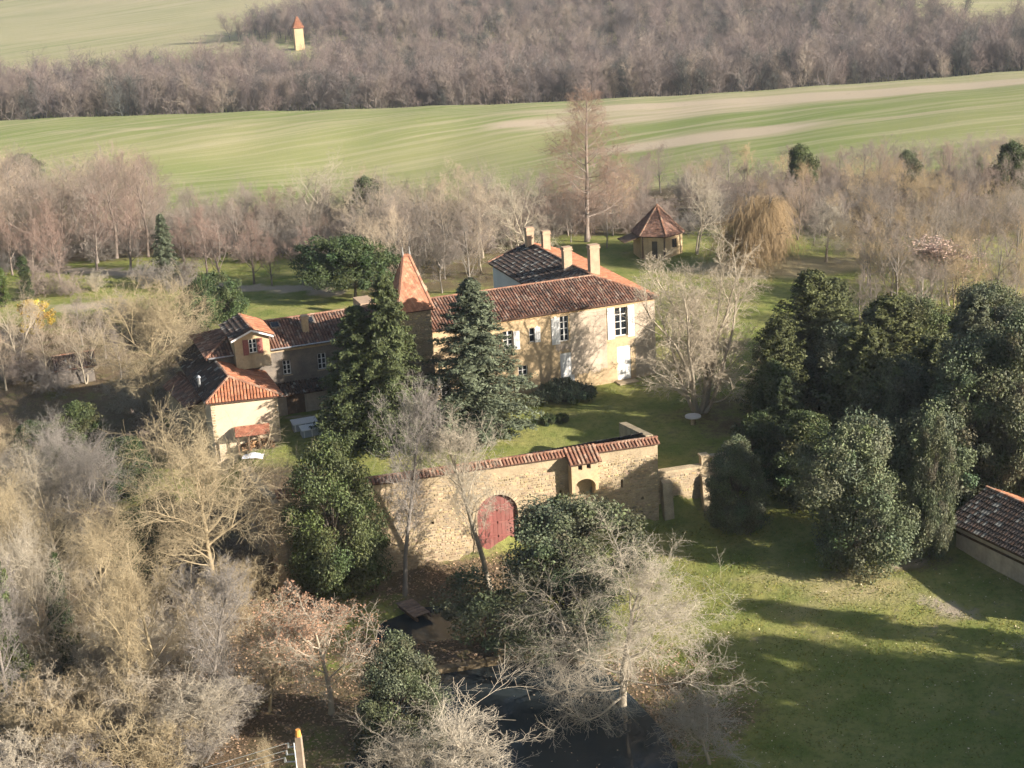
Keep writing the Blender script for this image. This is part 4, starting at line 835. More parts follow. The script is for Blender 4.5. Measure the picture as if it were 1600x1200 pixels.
def flat_juniper(name, seed):
    rng = np.random.default_rng(seed); n = 60; a = rng.uniform(0, 2 * np.pi, n); r_ = rng.random(n) ** .6
    C = np.stack([np.cos(a) * r_ * 2.9, np.sin(a) * r_ * 1.7, .3 + .9 * (1 - r_) + rng.uniform(0, .25, n)], 1); v, f, c = clumps(rng, C, rng.uniform(.35, .7, n), 260, .09, .04, .5)
    st = np.stack([C * .05, C * .5, C], 1); v2, f2, c2 = v, f, c
    a_, b_ = mesh_pair(name, [(*tubes(st, np.tile([[.05, .035, .015]], (n, 1)), 4), (1, 1, 1))], [(v, f, c)]); PRO[name] = (a_, b_, 1.6, 6.0, 'bark_dark', 'leaf_blue')
flat_juniper('flat_juniper', 44)

TREES = []
def plant(proto, name, label, px, py, top=None, width=None, rot=None, h=None, group=None, cat='tree', bark=None, crown=None, pos=None, sx=None):
    """px,py: where the foot stands in the photo; top: photo height of the crown's tip; width: crown width in photo pixels"""
    a, b, ph, pw, bk, cw = PRO[proto]
    if pos is None: x, y, z, sc = ground(px, py)
    else: x, y = pos; z = h1(x, y); sc = F / math.hypot(y, CZ - z)
    if h is None:
        d = ray(px, top); t = y / d[1]; h = CZ + d[2] * t - z
        if px is not None: pass
    sz = h / ph; s_ = (width / sc) / pw if width else (sx * sz if sx else sz)
    o = thing(name, label, cat, (x, y, z), group); rr = random.Random(len(TREES) * 7 + 3)
    o.rotation_euler.z = rr.uniform(0, 6.28) if rot is None else rot; o.scale = (s_, s_, sz)
    for nm, me, mt in (('trunk', a, bark or bk), ('crown', b, crown or (bark if cw == bk and bark else cw))):
        c = bpy.data.objects.new(nm, me); COL.objects.link(c); c.parent = o
        if not me.materials: me.materials.append(M[mt])
        c.material_slots[0].link = 'OBJECT'; c.material_slots[0].material = M[mt]
    lf = PRO.get(proto + '_leaf')
    if lf:
        c = bpy.data.objects.new('dry_leaves', lf[0]); COL.objects.link(c); c.parent = o
        if not lf[0].materials: lf[0].materials.append(M[lf[1]])
    TREES.append(o); return o

# ------------------------------------------------------------------ trees: where they stand
# foreground
plant('broad_oak', 'bare_oak', 'large pale bare oak with wide twiggy crown on the pond bank', 972, 1112, 828, 275, R(200))
plant('sapling', 'bare_tree', 'small bare tree on the shaded lawn at the bottom edge', 1110, 1195, 1078, 150)
plant('fan_oak', 'bare_tree', 'tall golden bare tree with fan crown left of the dark evergreen', 340, 945, 650, 250)
plant('fan_oak', 'bare_tree', 'golden bare tree with spreading twigs in front of the orange-roofed house', 238, 668, 432, 190)
plant('slim_tree', 'bare_tree', 'slim bare tree on the left of the red gate', 632, 926, 592, 125)
plant('slim_tree', 'bare_tree', 'slim bare tree directly in front of the red gate', 770, 926, 640, 150, bark='bark_pale')
plant('leafy_oak', 'leafy_oak', 'oak keeping pinkish brown dry leaves near the utility pole', 517, 1115, 918, 165)
plant('sapling', 'bare_tree', 'pale bare tree at the bottom edge in front of the pond', 712, 1250, 1082, 190)
plant('sapling', 'bare_tree', 'pale bare bushy tree right of the utility pole at the bottom', 622, 1262, 1130, 120)
plant('sapling', 'bare_tree', 'pale twin bare tree just left of the leafy oak', 420, 1112, 968, 130, bark='bark_gold')
plant('sapling', 'bare_tree', 'white-barked forked bare tree at the bottom left of the utility pole', 315, 1200, 1050, 140)
plant('sapling', 'bare_tree', 'slim bare tree standing between thickets at the lower left', 232, 1062, 965, 90)
plant('slim_tree', 'bare_tree', 'bare tree cut off by the right edge below the barn', 1608, 1090, 965, 90, bark='bark_pale')
plant('holm_oak_b', 'holm_oak', 'dense dark green holm oak left of the curtain wall', 530, 930, 678, 160, crown='leaf_dark')
plant('holm_oak', 'holm_oak', 'rounded grey-green holm oak between the red gate and bare oak', 884, 1003, 776, 255)
plant('holm_oak', 'holm_oak', 'big rounded grey-green holm oak standing on the sunlit lawn', 1338, 888, 648, 185)
plant('holm_oak_b', 'holm_oak', 'narrow grey-green evergreen between the lawn oak and barn', 1452, 872, 640, 80)
plant('holm_oak_b', 'holm_oak', 'small dark evergreen in front of the balustrade', 1150, 832, 682, 100)
plant('holm_oak_b', 'evergreen_tree', 'grey-green evergreen at the bottom left of the pond', 630, 1192, 992, 150)
plant('holm_oak', 'holm_oak', 'broad grey-green evergreen crown above the barn', 1510, 770, 520, 190)
plant('holm_oak_b', 'holm_oak', 'tall grey evergreen at the right edge above the barn', 1592, 780, 480, 150)
plant('holm_oak', 'holm_oak', 'olive evergreen on the slope left of the pink blossom', 1420, 620, 460, 150, crown='leaf_yew')
plant('holm_oak', 'holm_oak', 'pale grey evergreen on the right under the pink blossom', 1530, 600, 440, 150)
plant('yew', 'yew', 'dark yew with feathery top at the left of the evergreen grove', 1268, 610, 430, 165)
plant('yew', 'yew', 'sunlit olive-green yew in the middle of the evergreen grove', 1345, 745, 520, 190)
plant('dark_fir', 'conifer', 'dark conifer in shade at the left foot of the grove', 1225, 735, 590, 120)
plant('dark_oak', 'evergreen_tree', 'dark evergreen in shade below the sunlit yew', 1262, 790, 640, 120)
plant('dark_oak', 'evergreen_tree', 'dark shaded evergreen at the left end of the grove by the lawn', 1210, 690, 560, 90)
plant('dark_oak', 'evergreen_tree', 'dark evergreen behind the sunlit yew', 1310, 640, 500, 130, crown='leaf_holm')
plant('holm_oak', 'holm_oak', 'grey-green evergreen filling the grove behind the lawn oak', 1400, 760, 560, 150)
plant('dark_oak', 'evergreen_tree', 'olive evergreen in the grove left of the barn roof', 1470, 800, 610, 130, crown='leaf_holm')
plant('yew', 'yew', 'olive yew between the grove and the pale slope trees', 1300, 560, 440, 120)
plant('holm_oak_b', 'holm_oak', 'evergreen high in the grove near the right edge', 1560, 700, 500, 160)
plant('holm_oak', 'holm_oak', 'evergreen in the middle of the right grove behind the barn', 1480, 720, 545, 150)
plant('holm_oak', 'holm_oak', 'evergreen at the upper right end of the grove', 1590, 620, 470, 150)
plant('dark_oak', 'evergreen_tree', 'dark evergreen high in the middle of the grove', 1390, 560, 470, 120)
plant('dark_oak', 'evergreen_tree', 'dark evergreen behind the balustrade', 1190, 770, 640, 90)
plant('yew', 'yew', 'olive feathery yew above the barn roof', 1455, 720, 530, 180)
plant('yew', 'yew', 'olive yew high on the slope of the grove', 1385, 640, 470, 170)
plant('dark_fir', 'conifer', 'dark conifer rising from the right part of the grove', 1515, 680, 462, 170, crown='leaf_holm')
plant('yew', 'yew', 'olive yew at the right edge of the photo above the barn', 1600, 720, 560, 150)
plant('yew', 'yew', 'dark olive yew at the left edge of the grove', 1215, 660, 500, 130)
plant('bush', 'shrub', 'yellow-green shrub in shade behind the terrace wall', 1225, 775, 730, 40, cat='shrub', crown='leaf_ivy')
plant('ivy_tree', 'ivy_tree', 'bright ivy-covered tree beside the barn roof', 1548, 775, 690, 110)
plant('dark_fir', 'conifer', 'tall dark green conifer in front of the tower', 618, 692, 434, 160)
plant('dark_fir', 'conifer', 'broad dark conifer in front of the service wing', 572, 690, 480, 190)
plant('dark_oak', 'evergreen_tree', 'dark bushy evergreen at the left foot of the conifers', 548, 690, 575, 100)
plant('blue_cedar', 'conifer', 'blue-green conical conifer in front of the manor', 748, 674, 438, 240)
plant('manystem_lime', 'bare_lime', 'big pale many-stemmed bare tree before the right end of the manor', 1092, 645, 385, 185)
plant('stone_pine', 'umbrella_pine', 'large rounded umbrella pine behind the service wing', 556, 470, 368, 165)
plant('stone_pine', 'umbrella_pine', 'smaller umbrella pine left of the dormer', 328, 530, 426, 105)
plant('dark_fir', 'conifer', 'small blue-green conifer among the reddish limes', 262, 440, 335, 62, crown='leaf_blue')
plant('cypress', 'cypress', 'narrow cypress by the track at the left', 44, 470, 398, 20)
plant('cypress', 'cypress', 'narrow cypress at the extreme left edge', 8, 480, 418, 22, crown='leaf_ivy')
plant('bloom_tree', 'flowering_tree', 'yellow flowering tree near the left edge', 55, 525, 468, 60)
plant('blossom_tree', 'flowering_tree', 'pale pink flowering tree on the right', 1486, 478, 366, 110)
plant('flat_juniper', 'juniper', 'low spreading juniper at the foot of the manor wall', 878, 628, 588, 112, R(15), cat='shrub')
plant('bush', 'shrub', 'small dark round bush on the courtyard lawn, left one', 856, 662, 645, 30, cat='shrub')
plant('bush', 'shrub', 'small dark round bush on the courtyard lawn, right one', 878, 660, 644, 26, cat='shrub')
plant('thicket', 'bare_shrub', 'bare bush against the manor wall between the white doors', 930, 596, 545, 72, cat='shrub')
plant('ivy_tree', 'ivy_tree', 'yellow-green ivy-covered tree at the left edge', 30, 1115, 842, 85)
plant('ivy_tree', 'ivy_tree', 'dark green ivy-covered tree second from the left edge', 113, 1060, 858, 70, crown='leaf_pine')
for k, (x, yb, yt, wd) in enumerate(sorted([(60, 735, 655, 90), (130, 715, 625, 90), (205, 775, 680, 100), (222, 895, 790, 80), (262, 850, 765, 70)])):
    plant('dark_oak', 'evergreen_bush', 'dark evergreen bush in the shade of the left wood, ' + ('first', 'second', 'third', 'fourth', 'fifth')[k] + ' from the left', x, yb, yt, wd, cat='shrub')  # dark bushes added to stand for the deep shade between the trees
# behind the house
plant('larch', 'tall_larch', 'tall reddish bare larch rising above the fields behind the manor', 917, 378, 138, 140)
plant('plane_tree', 'plane_tree', 'pale bare plane tree directly behind the dark roof', 822, 432, 258, 120)
plant('plane_tree', 'plane_tree', 'white-limbed bare tree right of the dovecote', 1088, 398, 246, 95)
plant('weeping_willow', 'weeping_willow', 'orange-brown weeping willow behind the lawn', 1180, 418, 308, 120)
plant('broad_oak', 'bare_tree', 'rounded bare tree on the lawn edge right of the willow', 1290, 410, 318, 95)
plant('plane_tree', 'plane_tree', 'large pale bare tree behind the umbrella pine', 490, 385, 245, 130)
plant('dark_oak', 'evergreen_tree', 'dark evergreen behind the umbrella pine', 578, 378, 272, 70, crown='leaf_holm')
ORD = 'first second third fourth fifth sixth seventh eighth ninth tenth eleventh twelfth'.split()
for k, (x, yb, yt, wd) in enumerate(sorted([(345, 438, 340, 66), (397, 444, 328, 62), (425, 446, 358, 44), (474, 446, 345, 66), (325, 432, 310, 60), (205, 428, 290, 66), (152, 422, 288, 66), (95, 446, 330, 62), (52, 436, 330, 56), (20, 430, 320, 56), (90, 425, 300, 50), (290, 428, 322, 50)])):
    plant('round_lime', 'bare_lime', ORD[k] + ' reddish round-headed bare lime from the left along the track', x, yb, yt, wd, group='lime trees along the track')
def wood(label, group, spots, protos=('wood_tree', 'wood_tree_b', 'wood_tree_c'), name='bare_tree', hs=(11, 15), sxr=(.8, 1.1), barks=None, cat='tree'):
    rr = random.Random(hash(label) % 999 if False else len(label) * 31)
    for x, y in spots:
        plant(rr.choice(protos), name, label, None, None, pos=(x, y), h=rr.uniform(*hs), sx=rr.uniform(*sxr), group=group, cat=cat, bark=rr.choice(barks) if barks else None)
def scatter(seed, quad, n, mind):
    """n spots inside a quadrilateral of photo ground points, at least mind metres apart"""
    rr = random.Random(seed); Q = [ground(*q)[:2] for q in quad]; out = []
    for _ in range(4000):
        if len(out) >= n: break
        u, v = rr.random(), rr.random()
        x = (Q[0][0] * (1 - u) + Q[1][0] * u) * (1 - v) + (Q[3][0] * (1 - u) + Q[2][0] * u) * v
        y = (Q[0][1] * (1 - u) + Q[1][1] * u) * (1 - v) + (Q[3][1] * (1 - u) + Q[2][1] * u) * v
        if all((x - a) ** 2 + (y - b) ** 2 > mind ** 2 for a, b in out): out.append((x, y))
    return out
def planq(seed, x0, x1, y0, y1, n, mind):
    rr = random.Random(seed); out = []
    for _ in range(5000):
        if len(out) >= n: break
        y = rr.uniform(y0, y1); x = rr.uniform(x0, x1) * y / 200
        if all((x - a) ** 2 + (y - b) ** 2 > mind ** 2 for a, b in out): out.append((x, y))
    return out
# planq x limits are metres at y = 200
wood('bare grey-brown tree in the wood behind the willow and dovecote', 'wood behind the willow', planq(1, 14, 76, 184, 222, 82, 3.2) + planq(11, 33, 72, 166, 184, 44, 2.9), hs=(4, 7.8), barks=('bark_grey', 'bark_gold', 'bark_grey', 'bark_rose'))
wood('bare tree in the wood at the left behind the limes', 'wood at the left', planq(2, -76, -46, 176, 216, 54, 3.2), hs=(7.5, 13.5), barks=('bark_grey', 'bark_pale', 'bark_rose'))
wood('bare tree in the thin belt behind the umbrella pines', 'tree belt behind the pines', planq(3, -47, -19, 174, 202, 40, 3.4), hs=(4.5, 7.5))
wood('bare tree in the grove between umbrella pine and manor roof', 'grove behind the manor', planq(4, -20, -2, 152, 192, 36, 3.2), hs=(5.5, 9.5), barks=('bark_pale', 'bark_grey'))
wood('bare tree in the grove around the tall larch', 'grove by the larch', planq(5, -3, 16, 170, 202, 30, 3.2), hs=(4, 7.5), barks=('bark_grey', 'bark_rose'))
wood('olive-brown bare tree on the slope right of the lawn', 'trees right of the lawn', [ground(*q)[:2] for q in [(1360, 465), (1400, 450), (1350, 440), (1440, 470), (1560, 470), (1590, 440), (1530, 420), (1590, 500), (1430, 420), (1390, 425)]] + scatter(31, [(1340, 520), (1620, 540), (1620, 400), (1345, 405)], 34, 2.6), hs=(5, 8.5), barks=('bark_gold', 'bark_grey'))
wood('brown bare bush in the undergrowth of the woods behind the manor', 'undergrowth of the woods behind', planq(21, 14, 74, 168, 215, 40, 3) + planq(22, -74, -16, 166, 205, 46, 3) + planq(23, -16, 14, 165, 195, 18, 3), ('thicket', 'thicket_b'), 'bare_shrub', (2.0, 4.0), (1.1, 1.5), ('bark_grey', 'bark_rose'), 'shrub')
for x, yb, yt, wd, lb in [(1248, 330, 222, 52, 'dark evergreen poking above the wood just right of the willow'), (1578, 330, 218, 75, 'dark evergreen at the right edge against the field'), (1415, 320, 232, 45, 'small dark-topped evergreen in the middle of the right wood'), (40, 300, 238, 60, 'grey evergreen in the left wood')]:
    plant('dark_oak', 'evergreen_tree', lb, x, yb, yt, wd, crown='leaf_holm' if x in (40, 1415) else None)
# left side between the limes and the house
wood('bare whitish tree in the scrub left of the service wing', 'trees in the left scrub', [ground(*q)[:2] for q in [(110, 585), (135, 600), (30, 570), (75, 600), (10, 610), (165, 560), (190, 600), (60, 540), (130, 540)]], hs=(4.5, 7.5), barks=('bark_pale', 'bark_grey'))
wood('grey bare bush in the scrub by the small shed', 'bushes in the left scrub', [ground(*q)[:2] for q in [(20, 600), (60, 590), (95, 610), (230, 640), (290, 640), (20, 560), (265, 700), (190, 500), (215, 520), (230, 450), (280, 455), (60, 460), (110, 460), (150, 455)]], ('thicket', 'thicket_b'), 'bare_shrub', (2.2, 3.8), (1, 1.3), ('bark_grey', 'bark_pale', 'bark_rose'), 'shrub')
# lower-left woodland
wood('tall bare tree in the dense wood at the lower left', 'wood at the lower left', [ground(*q)[:2] for q in [(20, 850), (60, 880), (5, 930), (95, 920), (150, 900), (60, 980), (10, 1040), (85, 1070), (165, 1050), (-30, 900), (120, 850), (30, 1140), (195, 1160), (255, 1110), (330, 1130)]], ('fan_oak', 'slim_tree', 'fan_oak', 'leafless_oak'), 'bare_tree', (7.5, 11), (.75, 1.0), ('bark_grey', 'bark_gold', 'bark_gold', 'bark_pale'))
wood('tangled golden bare thicket at the bottom left', 'thickets at the bottom left', scatter(8, [(-40, 1290), (430, 1290), (400, 1040), (10, 1060)], 17, 2.6), ('thicket', 'thicket_b', 'sapling'), 'bare_shrub', (3.0, 5.2), (1, 1.35), ('bark_gold', 'bark_pale', 'bark_grey'), 'shrub')
wood('brown undergrowth bush below the tall golden tree', 'undergrowth below the golden tree', [ground(*q)[:2] for q in [(290, 940), (320, 965), (375, 955), (345, 1000), (265, 995)]], ('thicket', 'thicket_b'), 'bare_shrub', (2.4, 4.2), (1, 1.25), ('bark_gold', 'bark_grey'), 'shrub')
# trees outside the view on the right whose shadows lie across the lawn and pond
SH = (math.sin(SUN_AZ), math.cos(SUN_AZ))
def upsun(px, py, d):
    p = ground(px, py); return (p[0] + SH[0] * d, p[1] + SH[1] * d)
OFF = [(*upsun(1545, 1085, 13), 11, 'holm_oak_b'), (*upsun(1500, 1140, 17), 12, 'holm_oak_b'), (*upsun(1400, 1195, 22), 13, 'holm_oak'), (*upsun(1260, 1225, 28), 11.5, 'holm_oak_b'),
       (*upsun(1500, 1000, 13), 10, 'cypress'), (*upsun(850, 1160, 45), 17.5, 'holm_oak_b'), (*upsun(760, 1180, 46), 18, 'holm_oak'), (*upsun(1350, 1055, 25), 12, 'slim_tree'), (*upsun(1420, 1100, 22), 12, 'slim_tree')]
for k, (x, y, hh, pr) in enumerate(OFF):
    plant(pr, 'evergreen_tree', 'tree beyond the right edge shading the lawn', None, None, pos=(x, y), h=hh, group='trees beyond the right edge')

# ------------------------------------------------------------------ far woods (one mass)
def low_tree(seed, bark_col):
    rng = np.random.default_rng(seed); P0 = trunk_line(rng, 11, 6, 0, .08); R0 = np.linspace(.2, .05, 6)[None]
    a1 = children(rng, P0, R0, 14, .2, 1, lambda q: R(66) * (1 - q) + R(22) * q, .2, lambda q: 4.6 - 1.4 * q, .6, .15, 4, .018, .03)
    a2 = children(rng, *a1, 8, .2, 1, R(48), .3, .45, .3, .2, 3, .02, .026); a3 = children(rng, *a2, 8, .1, 1, R(52), .3, .6, .25, .2, 2, .02, .024)
    v, f, c = join([(*tubes(P0, R0, 5), (.6, .6, .6)), (*tubes(*a1, 3), (.8, .8, .8)), (*tubes(*a2, 3), (1, 1, 1)), (*tubes(*a3, 3), (1.05, .97, .95))])
    me = npmesh('far_tree', v, f, c * np.array(bark_col)); me.materials.append(M['far_bark']); return bpy.data.objects.new('far_tree', me)
M['far_bark'] = veg('far_wood_bark', (1, 1, 1), (1, 1, 1), 0, .9, .0)
protos = [low_tree(61, (.19, .165, .15)), low_tree(62, (.22, .19, .165)), low_tree(63, (.14, .125, .12)), low_tree(64, (.20, .165, .15)), low_tree(65, (.09, .095, .085)), low_tree(66, (.26, .225, .185))]
def wood_mass(name, label, pts, hs):
    rng = np.random.default_rng(len(pts)); pts = np.array(pts); z = H(pts[:, 0], pts[:, 1])
    me = bpy.data.meshes.new(name); me.from_pydata([(x, y, q) for (x, y), q in zip(pts, z)], [], [])
    sc_ = me.attributes.new('s', 'FLOAT', 'POINT'); sc_.data.foreach_set('value', (rng.uniform(*hs, len(pts)) / 13).astype(np.float32))
    ro_ = me.attributes.new('r', 'FLOAT', 'POINT'); ro_.data.foreach_set('value', rng.uniform(0, 6.28, len(pts)).astype(np.float32))
    ix = me.attributes.new('i', 'INT', 'POINT'); ix.data.foreach_set('value', rng.integers(0, 6, len(pts)).astype(np.int32))
    o = link(name, me, None, None, kind='stuff'); o['label'] = label; o['category'] = 'wood'
    ng = bpy.data.node_groups.new(name + '_nodes', 'GeometryNodeTree'); ng.interface.new_socket('Geometry', in_out='INPUT', socket_type='NodeSocketGeometry'); ng.interface.new_socket('Geometry', in_out='OUTPUT', socket_type='NodeSocketGeometry')
    N = ng.nodes.new; K = ng.links.new; gi, go = N('NodeGroupInput'), N('NodeGroupOutput'); iop = N('GeometryNodeInstanceOnPoints'); g2 = N('GeometryNodeGeometryToInstance')
    for p in reversed(protos):
        oi = N('GeometryNodeObjectInfo'); oi.inputs[0].default_value = p; K(oi.outputs['Geometry'], g2.inputs[0])
    def at(n_, ty):
        a = N('GeometryNodeInputNamedAttribute'); a.data_type = ty; a.inputs[0].default_value = n_; return a.outputs[0]
    iop.inputs['Pick Instance'].default_value = True
    cx = N('ShaderNodeCombineXYZ'); K(at('r', 'FLOAT'), cx.inputs[2]); K(gi.outputs[0], iop.inputs['Points']); K(g2.outputs[0], iop.inputs['Instance']); K(at('i', 'INT'), iop.inputs['Instance Index'])
    e2r = N('FunctionNodeEulerToRotation'); K(cx.outputs[0], e2r.inputs[0]); K(e2r.outputs[0], iop.inputs['Rotation']); K(at('s', 'FLOAT'), iop.inputs['Scale']); K(iop.outputs[0], go.inputs[0])
    md = o.modifiers.new('scatter', 'NODES'); md.node_group = ng; return o
def mass_pts(seed, poly, mind):
    rr = np.random.default_rng(seed); P = np.array(poly); x0, y0 = P.min(0); x1, y1 = P.max(0); n = int((x1 - x0) * (y1 - y0) / mind ** 2)
    gx_, gy_ = np.meshgrid(np.arange(x0, x1, mind), np.arange(y0, y1, mind)); q = np.stack([gx_.ravel(), gy_.ravel()], 1) + rr.uniform(-.45, .45, (gx_.size, 2)) * mind
    q = q[poly_sd(q[:, 0], q[:, 1], poly) > 0]; q = q[~((np.abs(q[:, 0] - q[:, 1] * -.1242) < 8) & (q[:, 1] > 492) & (q[:, 1] < 600))]; return q
near_wood = mass_pts(1, [(-190, 405), (-60, 402), (60, 405), (230, 408), (260, 470), (120, 500), (40, 520), (-60, 545), (-110, 500), (-190, 470)], 4.6)
wood_mass('valley_wood', 'long grey-brown bare wood in the valley beyond the field', near_wood, (6, 13))
far_wood = mass_pts(2, [(-108, 640), (-30, 570), (30, 545), (110, 515), (165, 520), (140, 600), (115, 700), (90, 830), (-70, 770)], 5.4)
wood_mass('hill_wood', 'large purple-grey bare wood covering the far hillside', far_wood, (5.5, 12))
wood_mass('skyline_wood', 'thin line of trees along the far top edge', np.concatenate([mass_pts(3, [(-420, 1010), (-90, 1030), (-90, 1060), (-420, 1050)], 8), mass_pts(4, [(150, 880), (420, 850), (520, 900), (200, 930)], 8)]), (8, 12))

# ------------------------------------------------------------------ small things
FR0 = lambda p, a=0.0: Frame(p[:2], a)
# footbridge over the moat
pa, pb = ground(630, 938), ground(660, 992)
za, zb2 = max(pa[2], WATER + .55), WATER + .5; ang = math.atan2(pb[1] - pa[1], pb[0] - pa[0]); Lb = math.hypot(pb[0] - pa[0], pb[1] - pa[1]); B = Frame(pa[:2], ang)
br = thing('footbridge', 'narrow plank footbridge crossing the dark moat', 'bridge', (pa[0], pa[1], za))
for sx in (-.55, .5):
    mb = MB(); mb.hexa([B.w(-.6, sx, za - .25), B.w(Lb + .4, sx, zb2 - .25), B.w(Lb + .4, sx + .12, zb2 - .25), B.w(-.6, sx + .12, za - .25), B.w(-.6, sx, za - .05), B.w(Lb + .4, sx, zb2 - .05), B.w(Lb + .4, sx + .12, zb2 - .05), B.w(-.6, sx + .12, za - .05)]); mb.build('beam', M['wood'], br)
npk = int(Lb / .32) + 3
for i in range(npk):
    x0 = -.5 + i * .32; zz = za + (zb2 - za) * (x0 / Lb); mb = MB(); mb.box(B, x0, x0 + .29, -.6 + RNG.uniform(-.03, .03), .6 + RNG.uniform(-.03, .03), zz - .045, zz + .01, (lambda v: (v, v * 1.15, v * 1.4))(RNG.uniform(1.5, 2.3))); mb.build('plank', M['wood'], br)
# low stone edge of the pond
pr = thing('pond_edging', 'low mossy stone edging along the far side of the pond', 'wall', (*POND[1], WATER))
mb = MB(); PE = POND[0:5]
for (x0, y0), (x1, y1) in zip(PE[:-1], PE[1:]):
    fe = Frame((x0, y0), math.atan2(y1 - y0, x1 - x0)); L_ = math.hypot(x1 - x0, y1 - y0); a = 0
    while a < L_:
        l = min(RNG.uniform(.4, .9), L_ - a + .05); mb = MB(); gg = RNG.uniform(.35, .6); mb.box(fe, a + .01, a + l - .01, -.1 + RNG.uniform(-.04, .04), .45, WATER - .8, WATER + .3 + RNG.uniform(-.05, .05), (gg, gg * .95, gg * .85)); mb.build('stone', M['stone'], pr); a += l
# ivy-grown gate pier standing by the water
p = ground(783, 1030); z = p[2]; PF = FR0(p, R(20))
pi_ = thing('old_pier', 'dark old stone pier standing between moat and pond', 'pillar', p[:3])
mb = MB(); mb.box(PF, -.32, .32, -.32, .32, z - 1, z + 2.3, (.35, .34, .3)); mb.build('shaft', M['stone'], pi_); mb = MB(); mb.box(PF, -.42, .42, -.42, .42, z + 2.302, z + 2.5, (.5, .5, .42)); mb.build('cap', M['stone'], pi_)
# round garden table
p = ground(1083, 664); z = p[2]; tb_ = thing('garden_table', 'round white stone garden table under the many-stemmed bare tree', 'table', p[:3])
mb = MB(); mb.tube((p[0], p[1], z + .66), (p[0], p[1], z + .76), .62, .62, 24); mb.build('table_top', M['white_render'], tb_); mb = MB(); mb.tube((p[0], p[1], z - .1), (p[0], p[1], z + .66), .22, .16, 10); mb.build('pedestal', M['stone'], tb_)
# two cold frames
for (px, py, dxx, lb) in ((478, 672, 1.9, 'longer white-topped cold frame nearest the service wing'), (488, 682, 1.5, 'shorter white-topped cold frame nearest the end house')):
    p = ground(px, py); z = p[2]; fc = FR0(p, R(19.7)); o = thing('cold_frame', lb, 'cold frame', p[:3])
    mb = MB(); mb.box(fc, -dxx / 2, dxx / 2, 0, .85, z - .2, z + .55, (.62, .66, .72)); mb.build('box', M['white_render'], o)
    mb = MB(); mb.hexa([fc.w(-dxx / 2 - .06, -.06, z + .552), fc.w(dxx / 2 + .06, -.06, z + .552), fc.w(dxx / 2 + .06, .92, z + .7), fc.w(-dxx / 2 - .06, .92, z + .7), fc.w(-dxx / 2 - .06, -.06, z + .6), fc.w(dxx / 2 + .06, -.06, z + .6), fc.w(dxx / 2 + .06, .92, z + .75), fc.w(-dxx / 2 - .06, .92, z + .75)]); mb.build('lid', M['white_paint'], o)
    for k in range(3): mb = MB(); a = -dxx / 2 + .1 + k * (dxx - .26) / 2; mb.box(fc, a, a + .08, -.02, -.001, z, z + .54, (.9, .9, .9)); mb.build('post', M['white_paint'], o)
# woodshed against the end house
wz = h1(*s(-2.4, -1.0, 0)[:2]); ws = thing('woodshed', 'open red-roofed woodshed full of split logs against the cream end house', 'shed', s(-2.4, -.8, wz))
for a in (-3.3, -2.5, -1.7, -1.0): mb = MB(); mb.box(S, a - .06, a + .06, -1.35, -1.23, wz - .3, wz + 1.2); mb.build('post', M['wood'], ws)
P = [s(-3.45, -1.45, wz + 1.25), s(-.85, -1.45, wz + 1.25), s(-.85, -.35, wz + 1.6), s(-3.45, -.35, wz + 1.6)]
mb = MB(); mb.slab(P, .06); ro = mb.build('roof', M['underlay'], ws); mb = MB(); flat_tiles(mb, P, [(.40, .16, .10), (.44, .19, .115)], .25, .22); mb.build('roof_tiles', M['tile'], ro, 'stuff')
lp = thing('log_pile', 'heap of split firewood logs under the woodshed roof', 'logs', s(-2, -.7, wz)); mb = MB()
for i in range(170):
    a = RNG.uniform(-3.1, -.7); b = RNG.uniform(-1.2, -.35); zz = wz + RNG.uniform(0, 1) * .75 * (1 - abs(a + 1.9) / 1.6); t = RNG.uniform(-.6, .6); u = Vector((math.cos(t), math.sin(t), RNG.uniform(-.3, .3))) * .19; c = Vector(s(a, b, zz)); gg = RNG.uniform(.8, 1.3); mb.tube(c - u, c + u, .065, None, 5, (1.9 * gg, 1.75 * gg, 1.4 * gg))
mb.build('logs', M['wood'], lp, 'stuff')
# crumpled tarpaulin on the gravel
p = ground(396, 716); z = p[2]; rng = np.random.default_rng(5); n = 9; gx_, gy_ = np.meshgrid(np.linspace(-.8, .8, n), np.linspace(-.5, .5, n))
zz = .05 + .35 * np.exp(-(gx_ ** 2 + gy_ ** 2 * 2) * 2) + rng.uniform(0, .1, gx_.shape); v = np.stack([gx_.ravel() + p[0], gy_.ravel() + p[1], zz.ravel() + z], 1); i_ = np.arange(n * n).reshape(n, n)
me = npmesh('tarpaulin', v, [np.stack([i_[:-1, :-1], i_[:-1, 1:], i_[1:, 1:], i_[1:, :-1]], -1).reshape(-1, 4)], np.ones((n * n, 3)) * [.85, .92, 1.05]); o = link('tarpaulin', me, None, M['white_paint']); tag(o, 'crumpled whitish tarpaulin on the gravel in front of the woodshed', 'tarpaulin')
